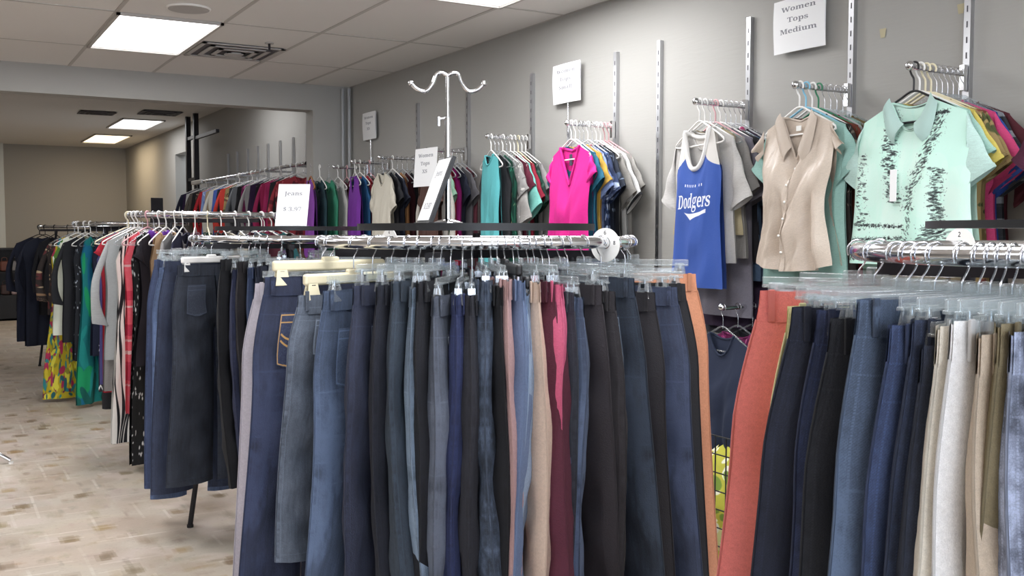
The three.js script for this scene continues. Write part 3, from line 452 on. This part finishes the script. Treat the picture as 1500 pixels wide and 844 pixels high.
for (const [z, y] of [[-2.66, 2.22], [-2.32, 2.25]]) { const t = tag(mk(numbered('tape_scrap'), grid(3, 3, (u, v) => [0, (v - .5) * .035, (u - .5) * (.02 + .012 * v)]), M.tape, scene), z < -2.5 ? 'scrap of yellowed tape alone on the grey wall' : 'scrap of yellowed tape beside the chrome standard', 'tape'); t.position.set(XW - .003, y, z); }

// ---------- wall standards and faceout arms ----------
const standards = [-1.66, -2.28, -2.80, -3.38, -4.02, -4.39, -4.84, -5.25, -6.09, -6.9, -7.8];
const overWhat = ['plum top', 'mint dyed shirt', 'satin blouse', 'blue tank', '', 'hot pink tee', 'Women Tops Small sign', 'aqua top', 'brown blouse', 'cream lace top', 'paper sign near the corner'];
for (const [si, z] of standards.entries()) {
  const t = thing('wall_standard', overWhat[si] ? `chrome slotted wall standard by the ${overWhat[si]}` : 'bare chrome wall standard between the blue tank and the pink tee', 'wall standard', 'chrome wall standards of the near room'); t.position.set(XW - .012, 0, z);
  const hi = z === -7.8 || z === -4.84 ? 2.06 : 2.41;
  mk('channel', bx(-.01, .012, .3, hi, -.013, .013), M.chromeDull, t);
  mk('slots', merge(Array.from({ length: 30 }, (_, i) => box(.003, .022, .005, -.0095, hi - .06 - i * .055, 0))), M.darkVent, t).userData.kind = 'stuff';
}
const armProto = new THREE.Group();
mk('bar', cyl(.0105, .29, 0, 0, 0).rotateZ(Math.PI / 2).translate(-.155, 0, 0), M.chrome, armProto); mk('bracket', merge([bx(-.02, .0, -.06, .03, -.009, .009)]), M.chrome, armProto); mk('end_cap', new THREE.SphereGeometry(.0165, 14, 10).translate(-.3, .004, 0), M.chrome, armProto);
const ARMY = 2.01;
function arm(z, y, label) { const t = armProto.clone(); t.name = numbered('faceout_arm'); scene.add(t); t.position.set(XW - .025, y, z); return tag(t, label, 'display arm', 'chrome faceout arms on the wall'); }
const tee = (c, o = {}) => ({ mat: fabric(c), sl: .17, cw: .085, sa: .95, ...o });
const sless = (c, o = {}) => ({ mat: fabric(c), strap: .07, ...o });
const longS = (c, o = {}) => ({ mat: fabric(c), sl: .5, cw: .05, sa: 1.36, ...o });
// each arm: garments from the tip to the wall
function wallArm(z, y, where, list, xTip = 2.945) {
  arm(z, y, `chrome faceout arm holding ${where}`);
  const n = list.length, x0 = xTip + .002, x1 = XW - .06;
  list.forEach(([desc, o, hc], i) => {
    const x = n > 1 ? lerp(x0, x1, i / (n - 1)) : x0, s = { p: V(x, y - .0, z), a: -Math.PI / 2 - (i ? .03 : .12) + rr(-.06, .06) };
    shirtHanger(hc ?? 'white', s, `${HW[hc ?? 'white']} hanger under the ${desc} on the wall`.split(' ').slice(0, 16).join(' '), 'hangers on the wall arms');
    top({ D: i ? .013 : .03, fold: i ? .004 : .008, ...o }, { p: s.p, a: s.a }, `${desc}${o.at ?? ' on the wall arm'}`, o.cat ?? 'shirt', 'tops on the wall arms');
  });
}
wallArm(-2.28, ARMY, 'the mint dyed shirt', [
  ['mint green shirt with black feathered dye and price tag', { mat: fabric(PAT.mintDye), sl: .22, cw: .1, sa: 1.02, L: .6, sw: .215, bw: .25, ww: .25, hw: .27, nd: .1, collar: 1, cmat: fabric('#cdeee6'), smat: fabric('#d2f3ea'), tagp: 1, D: .045, fold: .012, nf: 6, at: '' }, 'black'],
  ['pale mint tee behind the dyed shirt', tee('#b9e3d4')], ['yellow tee', tee('#e8d36a', { sl: .2 }), 'cream'], ['brown floral blouse', { mat: fabric(PAT.floralBrown), sl: .18, cw: .1, L: .7 }, 'cream'], ['olive leaf print blouse', { mat: fabric(PAT.floralBrown), sl: .2, L: .74, hw: .24 }, 'clear'], ['hot pink tee beside the blue tee', tee('#e8508a', { sl: .22 }), 'clear'],
  ['royal blue tee', tee('#2c52a8', { sl: .23, cw: .1 }), 'clear'], ['dark striped blouse', { mat: fabric(PAT.stripeDark), sl: .24, L: .66 }, 'clear'], ['maroon tee by the wall', tee('#5c1f2c', { sl: .25, cw: .1, sa: .8 }), 'clear']]);
wallArm(-1.66, ARMY - .03, 'the plum top', [['plum purple top at the picture edge', tee('#5a2440', { L: .68 }), 'clear'], ['dark green tee', tee('#2f4a38'), 'clear'], ['wine red tee', tee('#6a1f30', { sl: .24 }), 'clear']], 3.0);
wallArm(-2.80, ARMY, 'the satin blouse', [
  ['beige satin blouse with ruffled cap sleeves', { mat: fabric('#e6d5c4', { rough: .3, sheen: .5 }), frill: 1, wr: .034, L: .64, sw: .185, bw: .2, ww: .17, hw: .225, nd: .17, np: 1, collar: 1, placket: 1, tail: .03, nk: .02, nkm: M.label, D: .05, fold: .019, nf: 8, at: ' on the wall' }, 'white'],
  ['seafoam top with dark trim', tee('#a9d5cb', { L: .7 }), 'blue'], ['black lace print blouse', { mat: fabric(PAT.lace), sl: .2, L: .72, hw: .25 }, 'white'], ['rust brown tee', tee('#7b3a2b', { sl: .15 }), 'green'], ['fuchsia long top', { mat: fabric('#a3184e'), strap: .06, L: .85 }, 'grey'], ['mint tunic', { mat: fabric('#a5cfc0'), strap: .07, L: .95, hw: .27 }, 'clear'], ['olive gold tunic', sless('#7d6a35', { L: .9 }), 'clear'], ['grey green tunic', sless('#86968c', { L: .95 }), 'clear']]);
wallArm(-3.38, ARMY, 'the blue tank', [
  ['blue tank top with white script lettering', { mat: fabric(PAT.tank), strap: .04, nw: .1, sw: .165, bw: .185, ww: .185, hw: .21, L: .73, nd: .17, nb: .03, np: 2.4, band: M.white, bandR: .011, ua: .23, D: .032, fold: .006, nf: 5, at: '' }, 'white'],
  ['white raglan shirt behind the blue tank', { mat: fabric('#d9d6d2'), sl: .28, cw: .07, sa: 1.12, L: .62 }, 'white'], ['ivory top with beaded straps', sless('#cfc09c', { L: .5 }), 'clear'], ['light grey tee with wide sleeves', tee('#aaa6a2', { sl: .24, cw: .1, sa: 1.1, L: .6 }), 'pink'], ['smoke grey long shirt', { mat: fabric('#8c8894'), sl: .26, sa: 1.15, L: .86 }, 'white'], ['black tee', tee('#24232a', { sl: .22 }), 'clear'], ['denim blue shirt with bright pink yoke', { mat: fabric('#5d7594'), sl: .25, L: .7, band: fabric('#e8609a'), bandR: .014 }, 'clear'], ['dark plum long top', { mat: fabric('#43304a'), strap: .07, L: .92 }, 'grey'], ['charcoal long top', { mat: fabric('#3a3840'), strap: .07, L: .96 }, 'clear']]);
wallArm(-4.39, ARMY, 'the hot pink tee', [
  ['hot pink V neck tee with dark neck label', { ...tee('#f0219a'), L: .62, nd: .2, np: 1, nw: .1, nk: .06, sl: .13, cw: .07, sw: .19, D: .036, fold: .007, bandR: .008, at: '' }, 'white'],
  ['teal tee', tee('#1c6a86', { sl: .16 }), 'white'], ['golden yellow tee', tee('#e0b24c', { sl: .17 }), 'clear'], ['powder blue dyed tee with red trim', { mat: fabric(PAT.blueWhite), sl: .2, cw: .1, L: .68, band: fabric('#c0244e') }, 'clear'], ['navy floral blouse', { mat: fabric(PAT.floralNavy), sl: .22, cw: .09, L: .74, hw: .25 }, 'white'], ['dark navy speckled tunic', { mat: fabric(PAT.floralNavyDark), sl: .2, L: .8, hw: .26 }, 'clear'], ['black sleeveless top', sless('#23242b', { L: .7 }), 'white'], ['stone grey tee', tee('#9a9690', { sl: .24, L: .72 }), 'white'], ['white tee with black bow cuffs', { ...tee('#ecebe8'), sl: .26, cw: .085, sa: .95, cuff: fabric('#1c1c20'), L: .6 }, 'pink'], ['light grey long shirt', tee('#b0aca6', { L: .86, sl: .2 }), 'pink']]);
wallArm(-5.25, ARMY, 'the aqua sleeveless top', [
  ['aqua sleeveless top with keyhole neck', { mat: fabric('#63c2c6'), strap: .075, nw: .07, sw: .16, bw: .165, ww: .15, hw: .185, L: .74, nd: .06, nk: .035, D: .03, fold: .007, at: '' }, 'white'],
  ['black tank', sless('#222328', { L: .6 }), 'clear'], ['green leaf print tunic', { mat: fabric(PAT.greenLeaf), strap: .07, L: .86, hw: .27 }, 'clear'], ['speckled grey blouse', { mat: fabric(PAT.speckle), sl: .18, L: .7 }, 'white'], ['grey draped cardigan with striped lining', { mat: fabric(PAT.stripeGrey), smat: fabric('#b5b1ad'), sl: .34, cw: .1, sa: 1.2, L: .7 }, 'clear'], ['maroon tee', tee('#6a2038', { sl: .16 }), 'white'], ['mint short sleeved tee', tee('#8fdcd0', { sl: .28, cw: .1, sa: 1.0 }), 'white'], ['crimson tee', tee('#a8233f', { sl: .24, L: .7 }), 'cream'], ['dark green plaid shirt', { mat: fabric(PAT.plaidGreen), sl: .26, L: .8 }, 'white'], ['pale grey top', tee('#a9a5a4', { L: .84 }), 'white']]);
wallArm(-6.09, ARMY - .02, 'the brown blouse', [
  ['dark brown blouse', { mat: fabric('#58392f'), sl: .2, cw: .06, sa: 1.2, L: .6 }, 'clear'], ['off white open cardigan', longS('#d8d2c8', { L: .7 }), 'white'], ['pale jade tee', tee('#a9d9bd', { L: .72 }), 'clear'], ['scarlet top', sless('#c22744', { L: .74, hw: .26 }), 'grey'], ['magenta top', sless('#b5228a', { L: .78, hw: .27 }), 'grey'], ['midnight navy tee', tee('#23283c', { L: .74 }), 'grey'], ['ash grey tee', tee('#77757a', { L: .7 }), 'grey'], ['dusky rose top', sless('#8d4a58', { L: .8 }), 'grey']]);
wallArm(-6.9, ARMY - .02, 'the cream lace top', [
  ['cream lace top with short sleeves', tee('#e3dccb', { L: .62, sl: .22, cw: .08, sa: 1.1 }), 'clear'], ['black tee behind the cream lace top', tee('#222228', { L: .6 }), 'clear'], ['dark navy blouse', tee('#2a2f42', { L: .68 }), 'white'], ['peach long top', sless('#dca26c', { L: .82 }), 'clear'], ['deep maroon tunic', sless('#4e1c28', { L: .8 }), 'grey'], ['black long tunic', sless('#1d1d22', { L: .86 }), 'clear'], ['charcoal blouse', tee('#3f3d45', { L: .72 }), 'grey']]);
wallArm(-7.45, ARMY - .02, 'the bright purple top', [
  ['bright purple sleeveless top', sless('#7a2fa0', { L: .74, nd: .12 }), 'white'], ['steel blue tank', sless('#2f6a9c', { L: .74 }), 'white'], ['red tank', sless('#e0384a', { L: .76 }), 'clear'], ['taupe tee', tee('#6c625c', { L: .72 }), 'pink'], ['pale lilac shirt', tee('#c3bccb', { L: .74, sl: .24 }), 'clear'], ['black blouse by the sign', tee('#26252c', { L: .78, sl: .26 }), 'clear'], ['black vest', sless('#1e1e24', { L: .8 }), 'grey']]);
wallArm(-7.85, ARMY - .04, 'the lavender top', [
  ['violet top under the wooden hanger', sless('#8a45a8', { L: .66, nd: .12 }), 'wood'], ['dark teal tank', sless('#24454c', { L: .72 }), 'white'], ['jade green tank', sless('#3f9a78', { L: .78 }), 'clear'], ['white camisole', sless('#dedad6', { L: .74 }), 'white'], ['burgundy tank', sless('#6a1f38', { L: .78 }), 'pink'], ['lavender tank', sless('#a67cc4', { L: .8 }), 'white'], ['aubergine tank', sless('#3c2450', { L: .8 }), 'white']], 2.72);
// lower row seen between the two near jeans racks
wallArm(-3.2, 1.12, 'the navy tee of the lower row', [['navy tee hanging low between the jeans racks', tee('#2a3550', { L: .55, sl: .2 }), 'clear'], ['purple floral top of the lower row', { mat: fabric(PAT.pinkFloral), sl: .18, L: .4 }, 'clear'], ['black tee of the lower row', tee('#202026', { L: .5 }), 'clear'], ['red top of the lower row', tee('#8c2f3a', { L: .5 }), 'pink']], 2.93);
wallArm(-2.72, 1.12, 'the grey tee of the lower row', [['slate tee of the lower row', tee('#4a5160', { L: .55 }), 'clear'], ['brown tee of the lower row', tee('#5a4338', { L: .55 }), 'clear']], 2.95);
wallArm(-3.75, 1.12, 'the dark tee of the lower row', [['dim blue tee of the lower row', tee('#38435c', { L: .55 }), 'clear'], ['dark olive tee of the lower row', tee('#4b4a34', { L: .55 }), 'clear']], 2.95);
{
  const t = thing('wire_basket', 'black wire grid basket standing under the lower row', 'basket'); t.position.set(2.92, 0, -3.15);
  for (let i = 0; i <= 8; i++) mk('wire', rod(V(-.18, .02 + i * .075, -.25), V(-.18, .02 + i * .075, .25), .003, 6), M.black, t);
  for (let i = 0; i <= 8; i++) mk('wire', rod(V(-.18, .02, -.25 + i * .0625), V(-.18, .62, -.25 + i * .0625), .003, 6), M.black, t);
  for (const z of [-.25, .25]) for (let i = 0; i <= 8; i++) mk('wire', rod(V(-.18, .02 + i * .075, z), V(.18, .02 + i * .075, z), .003, 6), M.black, t);
  mk('bottom_panel', box(.36, .01, .5, 0, .015, 0), M.black, t);
  const c = tag(mk(numbered('folded_cloth'), grid(20, 20, (u, v) => { const a = u * 2 * Math.PI, r = Math.sin(Math.min(1, v * 1.1) * 3.14 * .98); return [.13 * Math.cos(a) * (.25 + r * .75) + .01 * Math.sin(a * 5), .04 + .5 * (1 - v) + .015 * Math.sin(a * 3 + v * 9), .2 * Math.sin(a) * (.25 + r * .75)]; }), fabric(PAT.yellowGreen), scene), 'yellow and green printed cloth inside the wire basket', 'cloth'); c.position.set(2.92, 0, -3.15);
}

// ---------- dress racks ----------
function hangTops(slot, rack, list) {
  for (const [phi, desc, o, hc] of list) {
    const s = slot(phi), st = { p: s.p, a: s.a + (s.face < 0 ? Math.PI : 0) + rr(-.05, .05) };
    shirtHanger(hc ?? 'white', st, `${HW[hc ?? 'white']} hanger under the ${desc} on ${rack}`.split(' ').slice(0, 16).join(' '), 'hangers on the dress racks');
    top({ D: .03, fold: .008, ...o }, st, `${desc} on ${rack}`, o.cat ?? 'dress', 'garments on the dress racks');
  }
}
const dress = (m, o = {}) => ({ name: 'dress', mat: m.isTexture ? fabric(m) : fabric(m), strap: .06, L: 1.0, sw: .17, bw: .19, ww: .18, hw: .25, ...o });
hangTops(drs, 'the dress rack', [
  [112, 'long black dress', dress('#1c1c22', { L: 1.2 }), 'clear'], [92, 'black and white abstract print dress', dress(PAT.abstractBW, { L: 1.05, hw: .2 }), 'white'], [78, 'indigo purple dress', dress('#4b4a86', { L: .98, hw: .2 }), 'cream'], [70, 'red short dress', dress('#c4283c', { L: 1.02, sl: .1, strap: 0, hw: .19 }), 'clear'], [63, 'plain grey dress', dress('#96928f', { L: 1.0, hw: .2 }), 'white'], [57, 'pale grey cardigan', longS('#b9bcbc', { L: .8, cat: 'cardigan' }), 'white'], [51, 'zebra print maxi dress', dress(PAT.zebra, { L: 1.3, hw: .24 }), 'clear'],
  [45, 'coral striped dress', dress(PAT.coral, { L: 1.12, hw: .2, nd: .14, np: 1 }), 'pink'], [39, 'black polka dot maxi dress', dress(PAT.dots, { L: 1.42, hw: .24 }), 'clear'], [34, 'black dress with purple shoulders', dress('#221c26', { L: .82, strap: 0, sl: .12, band: fabric('#6a2fa0'), bandR: .02 }), 'white'], [28, 'tan wrap dress', dress('#d2ae88', { L: 1.2, hw: .22 }), 'white'], [21, 'grey hooded jacket', longS('#a3a1a0', { L: .62, cat: 'jacket', lapel: 1 }), 'white'], [15, 'navy jacket with grey collar', longS('#2b2c44', { L: .64, cat: 'jacket', lapel: 1, lmat: fabric('#b3b1b2') }), 'white'],
  [6, 'mauve dress', dress('#7c5a68'), 'white'], [-3, 'dark green dress', dress('#2c4a3c'), 'cream'], [-13, 'black sheath dress', dress('#212126'), 'white'], [-24, 'ivory dress', dress('#d8d0c0'), 'white'], [-36, 'steel grey dress', dress('#6d737c'), 'white'], [-50, 'wine dress', dress('#5a1f30'), 'white'], [-66, 'teal dress', dress('#2c6a70'), 'white'], [-86, 'brown dress', dress('#5a4436'), 'clear'], [-120, 'slate blue dress', dress('#4a5a7a'), 'white'], [150, 'dark plum dress', dress('#3c2438'), 'white']]);
hangTops(flo, 'the flowered top rack', [
  [110, 'black knit jacket', longS('#22222a', { L: .8, cat: 'jacket' }), 'grey'], [92, 'black lace edged blouse', { ...longS('#2c2a30'), mat: fabric(PAT.floralDark), L: .7, cat: 'blouse' }, 'grey'], [66, 'white top with green flowers', { mat: fabric(PAT.greenFlower), strap: .06, L: .85, sw: .17, hw: .23, cat: 'top' }, 'white'], [77, 'yellow and teal tie dye maxi dress', dress(PAT.tieMulti, { L: 1.4, hw: .28 }), 'clear'], [52, 'black jacket with silver zip', longS('#1c1e24', { L: .9, cat: 'jacket', placket: 1 }), 'white'], [44, 'black speckled dress', dress(PAT.dots2, { L: 1.05, hw: .22 }), 'white'], [36, 'teal and green maxi dress', dress(PAT.tealDye, { L: 1.4, hw: .28 }), 'clear'], [28, 'navy dress', dress('#242a44', { L: 1.0 }), 'clear'],
  [20, 'black and cream print dress', dress(PAT.abstractBW, { L: 1.1 }), 'grey'], [12, 'red maxi dress', dress('#8c1f2c', { L: 1.38 }), 'clear'], [4, 'bright yellow dress', dress('#e0d21e', { L: 1.25 }), 'white'], [-8, 'grey dress', dress('#77777c'), 'white'], [-24, 'cocoa dress', dress('#4c3a34'), 'white'], [-50, 'ink dress', dress('#262a3a'), 'grey'], [140, 'charcoal dress', dress('#333238'), 'grey']]);
const suit = (c, o = {}) => ({ ...longS(c), name: 'suit', cat: 'suit', L: .82, sw: .22, bw: .24, ww: .22, hw: .24, lapel: 1, nd: .25, np: 1, D: .04, ...o });
hangTops(sui, 'the suit rack', [
  [100, 'black suit jacket with taupe lining', suit('#1d1e26', { lmat: fabric('#8a8070') }), 'black'], [78, 'dark navy suit', suit('#20263c', { L: 1.12 }), 'black'], [58, 'midnight blue long coat', suit('#1e2438', { L: 1.15 }), 'black'], [40, 'black suit', suit('#191a20'), 'black'], [22, 'charcoal suit', suit('#2c2c32'), 'black'], [2, 'grey suit', suit('#4a4a50'), 'black'], [-20, 'brown suit', suit('#3c322c'), 'black'], [-50, 'navy pinstripe suit', suit('#242a3c'), 'black']]);
{
  const t = thing('shoe', 'black heeled shoe with white lining under the polka dot dress', 'shoe'); t.position.set(1.23, 0, -6.16); t.rotation.y = .5;
  mk('upper', grid(20, 12, (u, v) => { const a = u * 2 * Math.PI; return [.12 * Math.cos(a) * (1 - .25 * v), .01 + .09 * v * (1 - .35 * Math.cos(a)), .042 * Math.sin(a) * (1 - .3 * v) * (1 - .25 * Math.cos(a))]; }), M.black, t);
  mk('sole', box(.22, .012, .07, 0, .006, 0), M.black, t); mk('lining', new THREE.SphereGeometry(.035, 14, 10).scale(1.5, .8, .8).translate(-.05, .085, 0), M.white, t);
}
// black cards on top of far racks
{ const t = thing('sign_card', 'small black sign holder above the dress hangers', 'sign'); t.position.set(1.72, 0, -8.9); mk('pole', cyl(.006, .15, 0, 1.57, 0), M.blackMetal, t); mk('panel', rbox(.11, .14, .01, .004, 0, 1.66, 0).rotateY(.3), M.black, t); }

// ---------- far room ----------
{
  const C = [['navy blouse', '#262a44'], ['dark purple blouse', '#3a2450'], ['white blouse', '#eeeeec'], ['taupe blouse', '#6b625a'], ['black blouse', '#1d1d22'], ['black flower print blouse', PAT.floralDark], ['bright red blouse', '#c2242e'], ['blue and white print blouse', PAT.blueWhite], ['tan blouse', '#b09a7c'], ['cream blouse', '#d8d2c4'], ['cornflower blue blouse', '#4a66b4'], ['black cardigan', '#202026'], ['tomato red blouse', '#d03a2c'], ['brown print blouse', PAT.floralBrown], ['graphite blouse', '#3c3e44'], ['grey blouse', '#75777a'], ['jet black blouse', '#151519'], ['plum print blouse', PAT.pinkFloral], ['pearl grey blouse', '#b8b6b4'], ['dark violet blouse', '#3a1c48'], ['black tunic', '#1f1d24'], ['raspberry blouse', '#b02860'], ['rose magenta blouse', '#c2306e'], ['dark grey blouse', '#2c2c31'], ['red and black patterned blouse', PAT.redEthnic], ['red patterned tunic', PAT.redEthnic]];
  const t = thing('hang_rail', 'long chrome hang rail along the far room wall', 'hang rail');
  mk('rail', rod(V(2.95, 2.05, -12.85), V(2.95, 2.05, -8.62), .016), M.chrome, t);
  for (const z of [-12.4, -11.5, -10.7, -9.85, -8.9]) mk('bracket', bx(2.95, XW - .02, 2.03, 2.05, z - .008, z + .008), M.chromeDull, t);
  mk('end_cover', rbox(.06, .05, .5, .01, 2.95, 2.05, -12.7), M.white, t);
  for (const z of [-9.44, -9.85, -10.28, -10.71, -11.1, -11.5, -11.95, -12.36]) { const s = tag(mk(numbered('wall_standard'), bx(XW - .024, XW - .002, .5, 2.39, z - .014, z + .014), M.chromeDull, scene), `slim grey wall standard of the far room above the ${C[Math.round((z + 12.75) / 4.05 * (C.length - 1))][0]}`, 'wall standard', 'wall standards of the far room'); }
  C.forEach(([d, c], i) => {
    const z = lerp(-12.75, -8.7, i / (C.length - 1)), s = { p: V(2.95, 2.05, z), a: rr(-.12, .12) }, big = i > 23;
    shirtHanger(['white', 'clear', 'grey'][i % 3], s, `${HW[['white', 'clear', 'grey'][i % 3]]} hanger under the ${d} on the far rail`, 'hangers on the far rail');
    top({ mat: fabric(c), sl: i % 3 ? .3 : .5, cw: .055, sa: 1.43, L: big ? .85 : .68, D: .035 }, s, `${d} on the far room rail`, 'blouse', 'blouses on the far rail');
  });
  const l = thing('display_ladder', 'dark metal ladder frame rising to the far ceiling', 'metal frame'); l.position.set(3.05, 0, -13.4);
  for (const z of [-.24, .2]) mk('post', bx(-.03, .03, 0, 2.955, z - .03, z + .03), M.blackMetal, l);
  for (const y of [1.7, 2.1, 2.64]) mk('crossbar', bx(-.02, .02, y, y + .04, -.24, .2), M.blackMetal, l);
  mk('support_arm', bx(-.02, .02, 2.62, 2.66, .2, 1.3), M.blackMetal, l);
  // shelf of bags at the end of the far room
  const sx = 1.0, sz = -18.1;
  const sh = thing('shelf_unit', 'dark low shelf of handbags in the far corner', 'shelf'); sh.position.set(sx, 0, sz);
  for (const y of [.0, .38, .76, 1.14]) mk('shelf_board', bx(-.75, .6, y, y + .03, -.2, .2), M.black, sh);
  for (const x of [-.75, .57]) mk('side_panel', bx(x, x + .03, 0, 1.17, -.2, .2), M.black, sh);
  mk('back_panel', bx(-.75, .6, 0, 1.17, -.22, -.2), M.black, sh); mk('plinth', bx(-.75, .6, 0, .38, .17, .2), M.black, sh);
  const bags = [['white', '#e8e4e2'], ['brown', '#4c3630'], ['pale pink', '#c7a9a4'], ['dark plum', '#3c2a34'], ['beige', '#b39a86'], ['rust', '#7c4a3a'], ['grey', '#8c8886'], ['tan', '#9a7350']];
  bags.forEach(([n, c], i) => { const g = thing('handbag', `${n} handbag on the dark far shelf`, 'handbag', 'handbags on the far shelf'); g.position.set(sx - .05 + (i % 4) * .15, .41 + .38 * Math.floor(i / 4), sz + .08); mk('bag_body', rbox(.13, .17, .09, .03, 0, .086, 0), std(c, .5), g); mk('bag_handle', tube([V(-.04, .165, 0), V(-.03, .22, 0), V(.03, .22, 0), V(.04, .165, 0)], .006, 16, 6), std(c, .5), g); });
}
// chrome stand whose foot reaches into the picture
{
  const t = thing('floor_stand', 'chrome floor stand whose curved foot rests on the vinyl', 'clothes rack'); t.position.set(.1, 0, -6.95);
  mk('post', cyl(.016, 1.5, 0, .77, 0), M.chrome, t);
  for (let k = 0; k < 4; k++) { const a = k * Math.PI / 2 - .25, c = Math.cos(a), s = -Math.sin(a); const f = mk('foot', tube([V(0, .09, 0), V(c * .12, .095, s * .12), V(c * .24, .075, s * .24), V(c * .33, .02, s * .33)], .013, 24, 10), M.chrome, t); mk('glide', cyl(.014, .012, c * .333, .006, s * .333), M.white, f); }
}
{ const seen = {}; scene.children.forEach(o => { const l = o.userData.label; if (!l) return; const n = l.split(' ').length; if (n < 4 || n > 16) console.log('LEN', n, l); if (seen[l] && !/standard|out of the picture/.test(l)) console.log('DUP', l); seen[l] = 1; }); console.log('objects', scene.children.length); }
renderer.render(scene, camera);
